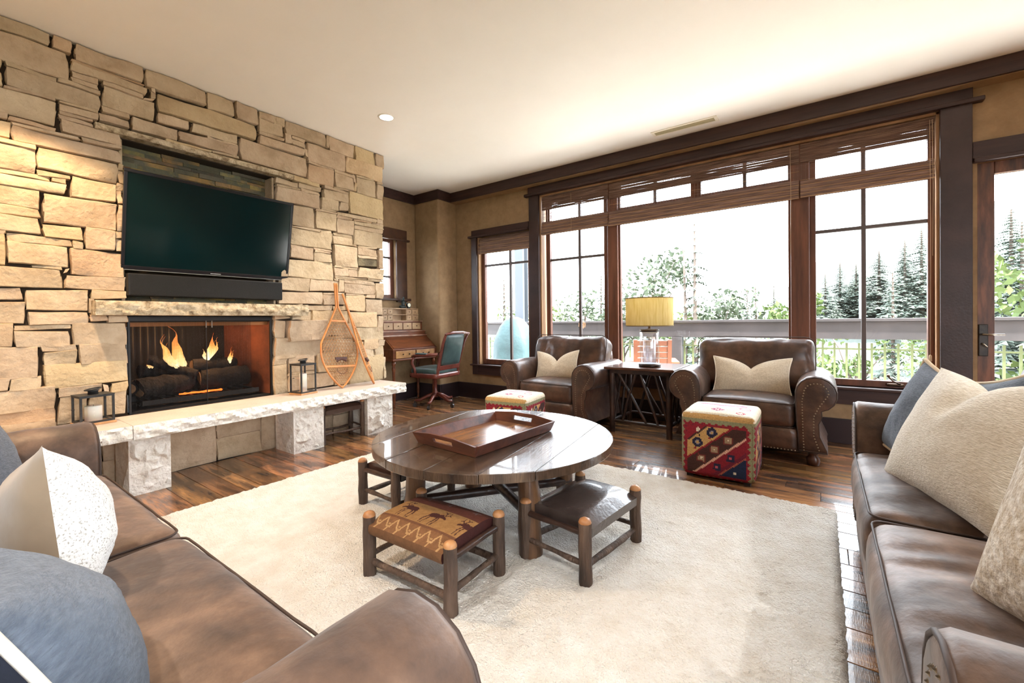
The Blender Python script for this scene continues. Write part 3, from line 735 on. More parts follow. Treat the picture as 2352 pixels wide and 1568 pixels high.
WHITET = M('cream_trim', (232, 226, 214), rough=.85)
VELVET = M('taupe_velvet', (150, 130, 106), (126, 106, 84), vs=3, rough=.55, sheen=.6, bump=.2, bs=14)
KNIT = M('white_knit', (188, 182, 170), (250, 248, 244), vs=170, detail=1, st=(1, 1, 1.3), rough=.95, bump=1.0, bs=170, bst=(1, 1, 1.3), bdist=.006, lo=.30, hi=.44)
pillow('oatmeal lumbar pillow with pale welt on the armchair right of the lamp table', OAT, .30, .165, .15, (-.50, 4.20, .60), (R(-14), 0, R(2)), chop=.085, trim=OATW, seed=1, group='oatmeal pillows on the armchairs')
pillow('oatmeal lumbar pillow with pale welt on the armchair left of the lamp table', OAT, .26, .165, .15, (-2.38, 4.15, .60), (R(-14), R(-3), R(2)), chop=.10, trim=OATW, seed=2, group='oatmeal pillows on the armchairs')
# ------------------------------------------------------------------ sofas
def sofa(label, loc, rz, Wd, arm, seat_front, depth, mat, ncush, seed, fold=.0, ztop=.665):
    t = thing('sofa', label, 'sofa', loc, rz); xi = Wd/2-arm
    for s_ in (-1, 1): rolled_arm(t, xi, arm/2, ztop, s_, 0.0, depth-.06, mat, nails=True)
    part('base', G().soft(xi+.04, (depth-.06)/2, .085, .02, (10, 6, 3), c=(0, .03+(depth-.06)/2, .17)), mat, t, smooth=True)
    cw = 2*xi/ncush
    for k in range(ncush):
        cushion(t, 'seat_cushion', mat, cw/2-.002, .33, .105, (-xi+cw*(k+.5), .315, .365), puff=(0, .012, .022), r=.05, n=(34, 18, 5), wr=.007+fold, seed=seed+k, pulls=fold*7)
    part('front_skirt', G().soft(xi+.02, .02, .10, .012, (16, 2, 4), c=(0, .02, .17)), mat, t, smooth=True)
    part('back_frame', G().soft(Wd/2-.10, .07, .36, .05, (14, 3, 8), (.0, .01, .02), c=(0, depth-.09, .48)), mat, t, smooth=True)
    for k in range(ncush):
        g = G(); g.soft(cw/2-.005, .10, .24, .08, (16, 6, 10), (.0, .04, .015), wr=.012, seed=seed+5+k)
        g.build('back_cushion', mat, t, smooth=True, sub=1, loc=(-xi+cw*(k+.5), depth-.25, .69), rot=(R(-12), 0, 0))
    for x in (-Wd/2+.10, Wd/2-.10):
        for y_ in (.08, depth-.14): bun_foot(t, x, y_, .05, .09)
    return t
# left sofa faces the windows (+y): turned by 180 degrees
sofa('brown suede two-seat sofa at lower left with its far arm by the hearth', (-1.60, .475, .0), PI, 2.42, .27, 0, .85, SUEDE, 2, 11, ztop=.672)
sofa('long brown suede sofa on the right facing the fireplace', (.125, 1.78, 0), R(-90), 2.27, .285, 0, .83, SUEDE, 2, 21, fold=.005, ztop=.675)
# pillows on the right sofa
pillow('slate blue pillow with tan edge standing in the far corner of the right sofa', DENIM, .215, .215, .17, (.345, 2.455, .665), (R(-19), R(10.8), R(-76.5)), trim=TANT, trim_r=.008, seed=5)
pillow('slate blue pillow with tan edge behind the large cream pillow, against the sofa back', DENIM, .19, .19, .12, (.50, 2.30, .69), (R(-16), R(-14), R(-75)), trim=TANT, trim_r=.008, seed=6)
pillow('large cream ribbed pillow in the middle of the right sofa', CREAM, .32, .245, .21, (.383, 2.04, .687), (R(-25), R(-2.6), R(-72.4)), seed=7, chop=.05)
pillow('cream chenille pillow at the near end of the right sofa', CHEN, .24, .225, .20, (.435, 1.20, .69), (R(-18), R(0), R(-62)), seed=8, chop=.03)
# pillows on the left sofa
pillow('taupe velvet pillow with a white knitted face on the left sofa', KNIT, .23, .195, .215, (-1.50, .192, .615), (R(-5), R(12), R(174)), seed=9, back=VELVET)
pillow('slate blue pillow with cream edge nearest the near arm of the left sofa', DENIM, .24, .175, .20, (-1.02, .125, .572), (R(-25), R(8), R(176)), seed=10, back=NAVY, trim=WHITET, trim_r=.0065)
pillow('slate blue pillow with a white back leaning at the far arm of the left sofa', DENIM, .25, .25, .14, (-2.26, .12, .70), (R(-20), R(6), R(168)), seed=12, back=WHITET)
# ------------------------------------------------------------------ kilim cubes
RED = (148, 34, 48); GRN = (148, 146, 112); NAV = (38, 38, 66); GOLD = (206, 164, 104); DBR = (72, 44, 40); CRM = (240, 228, 204); PNK = (206, 96, 110); PLUM = (112, 30, 52)
def rot2(a, b, t): return a*math.cos(t)+b*math.sin(t), -a*math.sin(t)+b*math.cos(t)
def kilim_side(u, v, salt):
    """u across 0..1, v up 0..1"""
    if v > .915: return (234, 220, 196) if salt else GOLD
    if v > .885: return GRN
    per = 11
    # serrated border
    bw = .085
    su = .04*(abs(((v*per) % 1)-.5)*2); sv = .035*(abs(((u*per) % 1)-.5)*2)
    if u > .955 and not salt: return (126+10*((int(v*46)) % 2), 122, 92)
    if u < .035+su*.9 or u > .93-su or v < .04+sv or v > .85-sv+.02: 
        return GRN if (u < .02+su or u > .945-su or v < .025+sv or v > .87-sv) else RED
    if u < bw or u > 1-bw-.03 or v < .095 or v > .80: return RED if (u+v*3) % .2 > .02 else PLUM
    a, b = rot2(u-.5, (v-.45), R(40))     # along the stripe, across it
    if b > .37: return RED if abs(a+.0) > .03 or b > .42 else CRM
    if b > .345: return DBR
    if b > .16:
        for k in (-.13, .13):
            d = max(abs(a-k), abs(b-.25))*1.0+min(abs(a-k), abs(b-.25))*.25
            if d < .018: return GOLD
            if d < .030: return (150, 140, 150)
            if d < .072: return NAV
            if abs(a-k-.085) < .012 and abs(b-.31) < .02: return DBR
            if abs(a-k+.085) < .014 and abs(b-.20) < .016: return RED
        return GOLD
    if b > .135: return RED
    if b > -.055:
        for k in (-.24, 0, .24):
            d = abs(a-k)+abs(b-.04)
            if d < .02: return CRM
            if d < .06: return (168, 140, 112)
            if d < .085: return (120, 52, 48)
        return DBR
    if b > -.085: return (226, 178, 156)
    if b > -.27:
        for k in (-.14, .10):
            d = abs(a-k)+abs(b+.175)
            if d < .022: return PNK
            if d < .07: return NAV
        return (140, 30, 46) if b > -.22 else PLUM
    if b > -.29: return (170, 90, 70)
    d = math.hypot(a-.0, b+.37)
    return CRM if d < .022 else (30, 42, 72)
def kilim_top(u, v):  # top colours whitened, strong window light put into the print
    x, y = u-.5, v-.5
    d = abs(x)*.8+abs(y-.14)*1.6
    if d < .30 and d > .24: return (196, 120, 160)
    if d < .24 and d > .18: return (228, 196, 214)
    if .06 < d < .12: return (206, 150, 180)
    d = abs(x+.02)+abs(y+.26)*1.2
    if d < .03: return CRM
    if d < .10: return (176, 90, 128) if d > .075 or (x*60) % 2 < 1 else (222, 180, 200)
    if abs(math.hypot(x-.33, y+.05)-.07) < .012: return (212, 150, 170)
    if abs(math.hypot(x-.30, y+.34)-.05) < .012: return (196, 90, 110)
    return (240, 232, 214)
KILIM = M('kilim_weave', (255, 255, 255), (214, 210, 204), vs=120, detail=2, rough=.9, bump=.5, bs=150, vcol=True, bdist=.004, lo=.3, hi=.7)
def kilim_cube(label, loc, rz, s, H, seed):
    t = thing('kilim_ottoman', label, 'ottoman', loc, rz, 'kilim cube ottomans')
    g = G(); n = 54
    g.soft(s/2, s/2, (H-.02)/2, .035, (n, n, n), (.008, .008, .022), c=(0, 0, .02+(H-.02)/2), wr=.003, wf=5, seed=seed)
    o = g.build('cover', KILIM, t, smooth=True)
    def fn(c, nrm):
        x, y, z = c; v = z/H
        if nrm.z > .75 or z > H-.008: return kilim_top(x/s+.5, y/s+.5)
        if z > H-.035 and nrm.z > .3: return GOLD if nrm.y < -.3 else (238, 226, 204)
        if abs(nrm.y) > abs(nrm.x): return kilim_side(x/s*(1 if nrm.y < 0 else -1)+.5, v, 0)
        q = kilim_side(y/s*(1 if nrm.x > 0 else -1)+.5, v, 1)
        return q
    paint(o, fn)
    for x in (-s/2+.05, s/2-.05):
        for y_ in (-s/2+.05, s/2-.05): B(x-.02, x+.02, y_-.02, y_+.02, 0, .03).build('foot', M('ottoman_foot', (30, 24, 22), rough=.5), t)
    return t
kilim_cube('red patterned kilim cube ottoman with a top paled for window light, in front of the right armchair', (-.585, 3.375, 0), R(1), .455, .455, 1)
kilim_cube('red patterned kilim cube ottoman with a top paled for window light, in front of the left armchair', (-2.285, 3.225, 0), R(7), .42, .43, 2)
# ------------------------------------------------------------------ log pieces
BARK = M('hickory_bark', (104, 84, 70), (48, 37, 31), (80, 62, 51), vs=8, st=(2.2, 2.2, .5), detail=8, rough=.6, bump=1, bs=26, bst=(2.5, 2.5, .35), bdist=.012, rnd=.12, lo=.3, hi=.7)
BARKD = M('dark_pole_bark', (70, 48, 38), (34, 24, 22), vs=9, detail=6, rough=.35, bump=.6, bs=24, bdist=.006, rnd=.15)
PEEL = M('peeled_wood', (188, 138, 92), (160, 108, 68), vs=12, rough=.4)
LEATHER = M('dark_glossy_leather', (72, 52, 44), (54, 38, 32), vs=4, rough=.24, bump=.25, bs=60, bdist=.004, spec=.6)
LEATHERB = M('charcoal_leather', (74, 62, 58), (52, 43, 40), vs=4, rough=.24, coat=.25, bump=.25, bs=60, bdist=.004, spec=.6)
def log(p0, p1, r, seed=0, n=10, seg=9, wob=.004, rv=.1, taper=None):
    g = G(); p0 = Vector(p0); p1 = Vector(p1); pts = []; rr_ = []
    for k in range(seg+1):
        t = k/seg; p = p0.lerp(p1, t)
        p += Vector((noise.noise(Vector((t*2.3+seed, 0, 3))), noise.noise(Vector((t*2.3, seed, 1))), noise.noise(Vector((t*2.3, 2, seed)))))*wob*(1 if 0 < k < seg else .0)
        pts.append(p); q = r*(1+rv*noise.noise(Vector((t*4, seed*2.1, 5))))
        if taper: q *= taper[0]+(taper[1]-taper[0])*t
        rr_.append(q)
    return g.tube(pts, rr_, n)
def log_leg(parent, x, y, h, r, seed, name='leg'):
    o = log((x, y, 0), (x, y, h-.014), r, seed, 12, 8, .003, .14).build(name, BARK, parent, auto=60)
    G().lathe([(r*.98, 0), (r*1.0, .003), (r*.82, .014), (r*.45, .020), (.001, .022)], 12, (x, y, h-.0145), cap=False).build('leg_cap', PEEL, o, smooth=True)
    return o
def stool(label, loc, rz, sx, sy, h, mat, seed, r=.027, paintfn=None, group='log footstools'):
    t = thing('log_footstool', label, 'footstool', loc, rz, group); hx, hy = sx/2, sy/2
    k = 0
    for x in (-hx, hx):
        for y_ in (-hy, hy): log_leg(t, x, y_, h, r, seed+k); k += 1
    for y_ in (-hy, hy):
        log((-hx, y_, .085), (hx, y_, .08), r*.52, seed+k, 8, 9, .012, .3).build('stretcher', BARK, t, auto=60); k += 1
        log((-hx, y_, h-.055), (hx, y_, h-.055), r*.5, seed+k, 8, 9, .004, .2).build('seat_rail', BARKD, t, auto=60); k += 1
    for x in (-hx, hx):
        log((x, -hy, .10), (x, hy, .105), r*.45, seed+k, 8, 9, .008, .3).build('stretcher', BARK, t, auto=60); k += 1
        log((x, -hy, h-.06), (x, hy, h-.06), r*.5, seed+k, 8, 9, .004, .2).build('seat_rail', BARKD, t, auto=60); k += 1
    # domed seat wrapped over the long rails
    nx, ny = (130, 110) if paintfn else (18, 16)
    def top(u, v):
        x = (2*u-1)*(hx-r*.85); a = (2*v-1); y_ = a*(hy+.022) 
        e = (1-abs(2*u-1)**4); w_ = (1-abs(a)**5)
        z = h-.066+.060*w_*(.86+.14*e)
        if abs(a) > .86:
            q = (abs(a)-.86)/.14; y_ = math.copysign(hy+.018+.006*math.sin(q*PI), a); z = h-.066+.060*(1-.86**5)*(.86+.14*e)*(1-q)-.014*q
        return (x, y_, z)
    def bot(u, v):
        p = top(1-u, v); a = 2*v-1; return (p[0], p[1]*.96, h-.079)
    g = G().sheet(top, nx, ny)
    g.add([bot(0, 0), bot(1, 0), bot(1, 1), bot(0, 1)], [(0, 1, 2, 3)])
    for u in (0, 1):
        vs = [top(u, j/ny) for j in range(ny+1)]+[(top(u, 1)[0], top(u, 1)[1]*.96, h-.079), (top(u, 0)[0], top(u, 0)[1]*.96, h-.079)]
        g.add(vs, [tuple(range(len(vs))) if u else tuple(reversed(range(len(vs))))])
    o = g.build('seat', mat, t, auto=50)
    if paintfn: paint(o, lambda c, n_: paintfn(c.x/(hx-r*.85)*.5+.5, c.y/(hy+.022)*.5+.5))
    return t
# moose print, drawn as a small bitmap of polygons
def inpoly(x, y, P):
    c = False; j = len(P)-1
    for i in range(len(P)):
        if (P[i][1] > y) != (P[j][1] > y) and x < (P[j][0]-P[i][0])*(y-P[i][1])/(P[j][1]-P[i][1])+P[i][0]: c = not c
        j = i
    return c
def seg(x, y, a, b, w_):
    ax, ay = a; bx, by = b; dx, dy = bx-ax, by-ay; t = max(0, min(1, ((x-ax)*dx+(y-ay)*dy)/(dx*dx+dy*dy)))
    return math.hypot(x-ax-t*dx, y-ay-t*dy) < w_
def moose(x, y):
    """unit box, walking to the right"""
    body = [(.12, .50), (.15, .68), (.30, .76), (.52, .74), (.66, .80), (.74, .72), (.86, .66), (.97, .56), (.93, .50), (.80, .56), (.70, .56), (.60, .48), (.30, .46)]
    if inpoly(x, y, body): return True
    for a, b, w_ in (((.18, .52), (.10, .28), .03), ((.10, .28), (.12, .02), .018), ((.28, .50), (.27, .26), .03), ((.27, .26), (.22, .02), .018), ((.58, .52), (.60, .28), .026), ((.60, .28), (.57, .02), .018), ((.66, .54), (.72, .30), .024), ((.72, .30), (.70, .02), .018),
                     ((.76, .74), (.72, .92), .024), ((.72, .92), (.62, .96), .022), ((.72, .92), (.78, 1.0), .018), ((.80, .72), (.90, .84), .022), ((.90, .84), (.98, .80), .02), ((.90, .84), (.90, .98), .018)):
        if seg(x, y, a, b, w_): return True
    return False
def moosecloth(u, v):
    BG = (150, 112, 68); MO = (62, 22, 18)
    if v < .03:
        return (108, 74, 46)
    if v < .20:
        z = (u*7) % 1; w_ = abs(z-.5)*2
        vv = (v-.04)/.14
        if abs(vv-w_) < .14: return (170, 134, 90)
        if abs(vv-.45) < .25 and abs(z-.5) < .10 and (vv*9) % 2 < 1: return (160, 124, 82)
        return (118, 80, 48)
    if v < .24: return (104, 66, 42)
    if v < .64:
        for (x0, flip) in ((.07, 1), (.44, 0), (.84, 1)):
            x = (u-x0)/.27; y = (v-.255)/.36
            if 0 <= x <= 1 and 0 <= y <= 1 and moose(1-x if flip else x, y): return MO
        return BG
    for k in (.2, .5, .85):
        d = math.hypot((u-k)*1.6, v-.84); a = math.atan2(v-.84, (u-k)*1.6)
        if d < .05+.03*math.cos(a*5): return (112, 88, 84)
    return (98, 50, 36)
CLOTH = M('printed_cloth', (255, 255, 255), (226, 222, 216), vs=60, rough=.8, vcol=True, bump=.4, bs=140, bdist=.003)
stool('log footstool with a moose-print tan seat, in front of the round table', (-1.355, 1.295, 0), R(1.5), .465, .305, .285, CLOTH, 31, paintfn=moosecloth)
stool('log footstool with a dark glossy leather seat, right of the moose-print footstool', (-.925, 1.84, 0), R(84), .455, .315, .285, LEATHERB, 47)
stool('log footstool with a dark leather seat, half under the left side of the table', (-2.085, 1.785, 0), R(90), .44, .30, .285, LEATHER, 59)
stool('log footstool hidden behind the far side of the round table', (-1.62, 2.68, 0), R(6), .44, .30, .285, LEATHER, 71)
stool('log footstool with a dark seat stored under the hearth bench', (-3.755, 2.36, 0), R(90), .41, .19, .345, LEATHER, 83, r=.022)
# ------------------------------------------------------------------ round table
TOPM = M('distressed_table_top', (98, 77, 58), (48, 37, 31), (76, 58, 45), vs=3, st=(6, .5, 1), detail=9, rough=.2, bump=.5, bs=26, coat=.5, bst=(8, .7, 1), bdist=.004, rnd=.12, spec=.6, wave=(20, (14, .6, 1), .25), lo=.3, hi=.7)
LOGM = M('peeled_table_log', (124, 88, 58), (62, 44, 34), (96, 68, 48), vs=7, st=(3, 3, .4), detail=8, rough=.35, bump=.5, bs=14, bst=(3, 3, .4), bdist=.01, lo=.3, hi=.7)
t = thing('round_table', 'low round plank-topped table on thick log legs in the centre of the rug', 'table', (-1.50, 1.90, 0), R(8))
RT, ZT = .652, .47
edges = [-RT, -.45, -.215, .03, .27, .465, RT]
rt = random.Random(2)
for a, b in zip(edges, edges[1:]):
    a_, b_ = a+.0012, b-.0012; poly = []
    N = 26; 
    f_ = lambda x: math.sqrt(max(0, RT*RT-x*x))
    xs = [a_+(b_-a_)*k/N for k in range(N+1)]
    poly = [(x, -f_(x)-.0+.003*noise.noise(Vector((x*20, 1, 0)))) for x in xs]+[(x, f_(x)+.003*noise.noise(Vector((x*20, 5, 0)))) for x in reversed(xs)]
    dz = rt.uniform(-.0015, .0015)
    G().prism(poly, ZT-.042+dz, ZT+dz, 'z').build('top_board', TOPM, t, bevel=.003, seg=2)
for k, (x, y_, r) in enumerate(((.36, -.29, .050), (.30, .34, .048), (-.33, .29, .048), (-.30, -.34, .050))):
    log((x, y_, 0), (x*.93, y_*.93, ZT-.042), r, 90+k*3, 16, 12, .010, .10, taper=(1.12, .95)).build('leg', LOGM, t, auto=60)
for (a, b, z) in (((-.33, -.32), (.33, .33), .15), ((.34, -.28), (-.33, .28), .20)):
    log((a[0], a[1], z), (b[0], b[1], z), .026, 7, 8, 10, .004, .08).build('stretcher', BARKD, t, auto=60)
g = G(); g.T = Matrix.Rotation(R(45), 4, 'Z'); g.box(-.46, .46, -.03, .03, ZT-.095, ZT-.042); g.T = Matrix.Rotation(R(-45), 4, 'Z'); g.box(-.46, .46, -.03, .03, ZT-.094, ZT-.043)
g.build('top_brace', BARKD, t, bevel=.004)
# tray
TRAYM = M('tray_mahogany', (104, 58, 42), (60, 34, 28), vs=4, st=(1, 4, 4), rough=.3, bump=.2, bs=40, bdist=.003)
TRAYB = M('tray_bottom', (140, 100, 66), (92, 60, 42), vs=3, st=(4, .6, 1), rough=.2, spec=.6)
t = thing('serving_tray', 'rectangular dark wood serving tray with cut-out handles on the round table', 'tray', (-1.49, 1.83, ZT+.0012), R(-4))
hw, hl, fl, hh = .195, .295, .026, .055
part('bottom', B(-hw, hw, -hl, hl, 0, .008), TRAYB, t)
for s_ in (-1, 1):
    P = [(s_*hw, 0), (s_*(hw+.012), 0), (s_*(hw+fl+.012), hh), (s_*(hw+fl), hh)]
    if s_ < 0: P = P[::-1]
    part('side_panel', G().prism([p for p in P], -hl-fl*.5, hl+fl*.5, 'y'), TRAYM, t, bevel=.002)
for s_ in (-1, 1):
    g = G(); W_ = hw+fl+.006
    def pt(x, z, d): return (x*(hw+.012+(fl*z/hhh))/(hw+.012), s_*(hl+fl*z/hhh+d), z)
    hhh = .07; top = .07; hx0, hx1, hz0, hz1 = -.065, .065, .028, .050
    xs = [-hw-.012, hx0-.01, hx0, hx1, hx1+.01, hw+.012]; zs = [0, hz0, hz1, top]
    def topz(x, z): return z if z < top else (top if abs(x) < .1 else hh)
    for d, fl_ in ((0, s_ > 0), (.012, s_ < 0)):
        vs = [pt(x, topz(x, z), d) for z in zs for x in xs]; nx = len(xs)
        fs = []
        for j in range(3):
            for i in range(nx-1):
                if j == 1 and 2 <= i < 3: continue
                f = (j*nx+i, j*nx+i+1, (j+1)*nx+i+1, (j+1)*nx+i); fs.append(f if not fl_ else f[::-1])
        g.add(vs, fs)
    nx = len(xs); o2 = 4*nx
    bd = [i for i in range(nx)]+[j*nx+nx-1 for j in range(1, 4)]+[3*nx+i for i in range(nx-2, -1, -1)]+[j*nx for j in (2, 1)]
    hb = [1*nx+2, 1*nx+3, 2*nx+3, 2*nx+2]
    for loop, rv in ((bd, 0), (hb, 1)):
        for k in range(len(loop)):
            a, b = loop[k], loop[(k+1) % len(loop)]; g.f.append((a, b, b+o2, a+o2) if not rv else (b, a, a+o2, b+o2))
    part('end_panel', g, TRAYM, t)
# ------------------------------------------------------------------ rug
RUGM = M('cream_shag', (240, 236, 228), (226, 218, 205), vs=9, detail=8, rough=1, bump=1, bs=120, sheen=.3, bdist=.02, lo=.35, hi=.65)
g = G(); rx0, rx1, ry0, ry1 = -3.05, .062, -1.15, 3.015
nu, nv = 300, 330
def rugp(u, v):
    x = rx0+(rx1-rx0)*u; y_ = ry0+(ry1-ry0)*v
    e = min(u*(rx1-rx0), (1-u)*(rx1-rx0), v*(ry1-ry0), (1-v)*(ry1-ry0))
    h_ = .022*min(1, (e/.02)**.5) if e > 0 else .001
    if e > 0: h_ += .008*noise.noise(Vector((x*55, y_*55, 0)))+.003*noise.noise(Vector((x*17, y_*17, 4)))
    jx = .006*noise.noise(Vector((x*40, y_*40, 9)))
    return (x+jx, y_+.006*noise.noise(Vector((x*40, y_*40, 19))), max(.001, h_))
g.sheet(rugp, nu, nv)
rug = g.build('rug', RUGM, smooth=True); tag(rug, 'large cream shag rug on the dark plank floor', 'rug')
RUGT = .0
# ------------------------------------------------------------------ lamp table and lamp
t = thing('twig_side_table', 'dark twig-legged side table between the two armchairs', 'side table', (-1.415, 4.27, 0))
TT = M('table_top_dark', (96, 62, 46), (66, 44, 36), vs=4, st=(1, 5, 1), rough=.16, spec=.6)
part('top', B(-.335, .335, -.30, .30, .615, .64), TT, t, bevel=.006)
part('apron', G().box(-.29, .29, -.262, -.24, .575, .615).box(-.29, .29, .24, .262, .575, .615).box(-.30, -.28, -.25, .25, .575, .615).box(.28, .30, -.25, .25, .575, .615), BARKD, t, bevel=.003)
k = 0
for x in (-.275, .275):
    for y_ in (-.235, .235): log((x, y_, 0), (x, y_, .615), .027, 100+k, 10, 8, .003, .12).build('leg', BARKD, t, auto=60); k += 1
for (a, b) in (((-.275, -.235), (.275, -.235)), ((-.275, .235), (.275, .235)), ((-.275, -.235), (-.275, .235)), ((.275, -.235), (.275, .235))):
    log((a[0], a[1], .11), (b[0], b[1], .10), .016, 120+k, 8, 7, .006, .15).build('stretcher', BARKD, t, auto=60); k += 1
for y_ in (-.235, .235):
    for (xa, xb) in ((-.03, -.17), (.0, .17), (-.22, .06), (.14, .27)):
        if y_ < 0: xa, xb = xa+(.0), xb
        log((xa, y_, .60), (xb, y_, .12), .014, 130+k, 7, 7, .006, .2).build('twig', BARKD, t, auto=60); k += 1
for x in (-.275, .275):
    for (ya, yb) in ((-.15, .0), (.15, .0), (.02, -.17)):
        log((x, ya, .60), (x, yb, .12), .013, 150+k, 7, 7, .005, .2).build('twig', BARKD, t, auto=60); k += 1
t = thing('table_lamp', 'table lamp with a yellow drum shade and clear seeded-glass base on the twig table', 'lamp', (-1.37, 4.20, .641))
ORB = M('oiled_bronze', (58, 46, 40), rough=.35, metal=.5)
part('base', G().lathe([(.10, 0), (.103, .006), (.103, .02), (.095, .028), (.088, .03)], 32), ORB, t, smooth=True)
gm = M('seeded_glass', (255, 255, 255), rough=.05, trans=0, alpha=1)
part('glass_body', G().lathe([(.088, .03), (.092, .04), (.092, .325), (.086, .335)], 32, cap=False), glassmat('seeded_glass_t', (.93, .95, .97), .22, .12), t, smooth=True)
part('inner_tube', G().lathe([(.060, .032), (.060, .26), (.0, .27)], 24, cap=False), glassmat('seeded_glass_i', (.86, .88, .92), .25, .3), t, smooth=True)
part('neck', G().lathe([(.088, .335), (.090, .345), (.088, .358), (.02, .362), (.010, .37), (.010, .40), (.007, .41), (.007, .64), (.012, .655), (.001, .665)], 20), ORB, t, smooth=True)
SHADE = bpy.data.materials.new('linen_shade'); n_, l_ = nt(SHADE)
ou = n_.new('ShaderNodeOutputMaterial'); df = n_.new('ShaderNodeBsdfDiffuse'); tr = n_.new('ShaderNodeBsdfTranslucent'); mx = n_.new('ShaderNodeMixShader')
tc = n_.new('ShaderNodeTexCoord'); mp = n_.new('ShaderNodeMapping'); mp.inputs[3].default_value = (1, 1, .12); no = n_.new('ShaderNodeTexNoise'); no.inputs['Scale'].default_value = 60; no.inputs['Detail'].default_value = 4
cr = n_.new('ShaderNodeValToRGB'); cr.color_ramp.elements[0].position = .3; cr.color_ramp.elements[1].position = .7
cr.color_ramp.elements[0].color = lin((212, 190, 124)); cr.color_ramp.elements[1].color = lin((230, 214, 160))
l_.new(tc.outputs['Object'], mp.inputs[0]); l_.new(mp.outputs[0], no.inputs[0]); l_.new(no.outputs[0], cr.inputs[0]); l_.new(cr.outputs[0], df.inputs[0]); l_.new(cr.outputs[0], tr.inputs[0])
mx.inputs[0].default_value = .38; l_.new(df.outputs[0], mx.inputs[1]); l_.new(tr.outputs[0], mx.inputs[2]); l_.new(mx.outputs[0], ou.inputs[0])
sh = part('shade', G().lathe([(.220, .392), (.222, .395), (.222, .660), (.220, .664), (.216, .660), (.216, .395)], 48, cap=False), SHADE, t, smooth=True)
part('shade_trim', G().lathe([(.2225, .390), (.2245, .390), (.2245, .399), (.2225, .399)], 48, cap=False).lathe([(.2225, .657), (.2245, .657), (.2245, .666), (.2225, .666)], 48, cap=False), M('shade_trim', (120, 96, 56), rough=.8), t, smooth=True)
part('bulb', G().lathe([(.001, .47), (.018, .48), (.03, .51), (.03, .53), (.018, .56), (.001, .57)], 16, cap=False), M('lit_bulb', (255, 214, 150), emis=((255, 214, 160), 5)), t, smooth=True)
# ------------------------------------------------------------------ television, soundbar
t = thing('television', 'large wall-mounted flat television with a dark teal screen over the mantel', 'television', (-3.885, 1.43, 1.83))
t.rotation_euler = (0, R(11), 0)     # top tilted out from the wall
BEZ = M('tv_bezel', (26, 24, 28), rough=.25); SCR = M('tv_screen', (8, 30, 32), rough=.10, spec=.3)
w_, h_ = .575, .342
part('back_shell', G().soft(.02, w_-.01, h_-.01, .012, (2, 4, 4), c=(-.02, 0, 0)), BEZ, t, smooth=True)
part('bezel', G().box(-.004, .012, -w_, w_, h_-.022, h_).box(-.004, .012, -w_, w_, -h_, -h_+.028).box(-.004, .012, -w_, -w_+.02, -h_+.028, h_-.022).box(-.004, .012, w_-.02, w_, -h_+.028, h_-.022), BEZ, t, bevel=.003)
part('screen', B(-.003, .006, -w_+.02, w_-.02, -h_+.028, h_-.022), SCR, t)
part('edge_strip', B(.0, .0125, -w_+.01, w_-.01, -h_-.004, -h_), M('clear_edge', (150, 150, 146), rough=.2), t)
part('logo_bar', B(.012, .0128, -.036, .036, -h_+.008, -h_+.013), M('logo_silver', (170, 168, 166), rough=.4), t)
part('wall_mount', B(-.13, -.035, -.2, .2, -.12, .12), BEZ, t)
t = thing('soundbar', 'long matte black soundbar under the television', 'speaker', (-3.93, 1.405, 1.385))
part('cabinet', B(-.05, .045, -.525, .525, -.078, .078), M('soundbar_black', (20, 20, 20), rough=.6), t, bevel=.008)
part('grille', B(.045, .049, -.515, .515, -.070, .070), M('grille_black', (24, 24, 24), rough=.8, bump=.5, bs=300), t)
# ------------------------------------------------------------------ fireplace
t = thing('fireplace', 'gas fireplace with burning logs behind a black mesh curtain in the stone wall', 'fireplace', (-4.2, 1.378, .47))
FBK = M('firebox_panel', (120, 66, 42), (76, 42, 28), vs=3, rough=.85, bump=.4, bs=20)
FBB = M('firebox_black', (26, 22, 20), (14, 12, 12), vs=4, rough=.9)  # near-black mottle for the firebox floor, back and top
y0, y1, x0, x1, z1 = -.487, .488, -.42, .215, .69
part('floor_panel', B(x0, x1, y0, y1, 0, .012), FBB, t)
part('back_panel', B(x0, x0+.02, y0+.12, y1-.12, .012, z1), FBB, t)
part('side_panel', G().prism([(x0, y0+.14), (x0+.02, y0+.12), (x1, y0+.005), (x1, y0)], .012, z1, 'z'), FBK, t)
part('side_panel', G().prism([(x0, y1-.14), (x1, y1), (x1, y1-.005), (x0+.02, y1-.12)], .012, z1, 'z'), FBK, t)
part('top_panel', B(x0, x1, y0, y1, z1-.012, z1), FBB, t)
part('hood_strip', B(x1-.05, x1-.03, y0, y1, z1-.07, z1-.012), M('brass_hood', (150, 96, 56), rough=.35, metal=.7), t)
part('frame', G().box(x1, x1+.02, y0, y1, z1-.03, z1).box(x1, x1+.02, y0, y0+.012, 0, z1-.03).box(x1, x1+.02, y1-.012, y1, 0, z1-.03), M('black_frame', (22, 20, 20), rough=.5), t)
CH = M('charred_log', (38, 33, 30), (15, 13, 12), vs=7, detail=8, rough=.95, bump=1, bs=22, bdist=.03)
CUT = M('log_cut_end', (150, 118, 84), (110, 84, 60), vs=14, rough=.9)
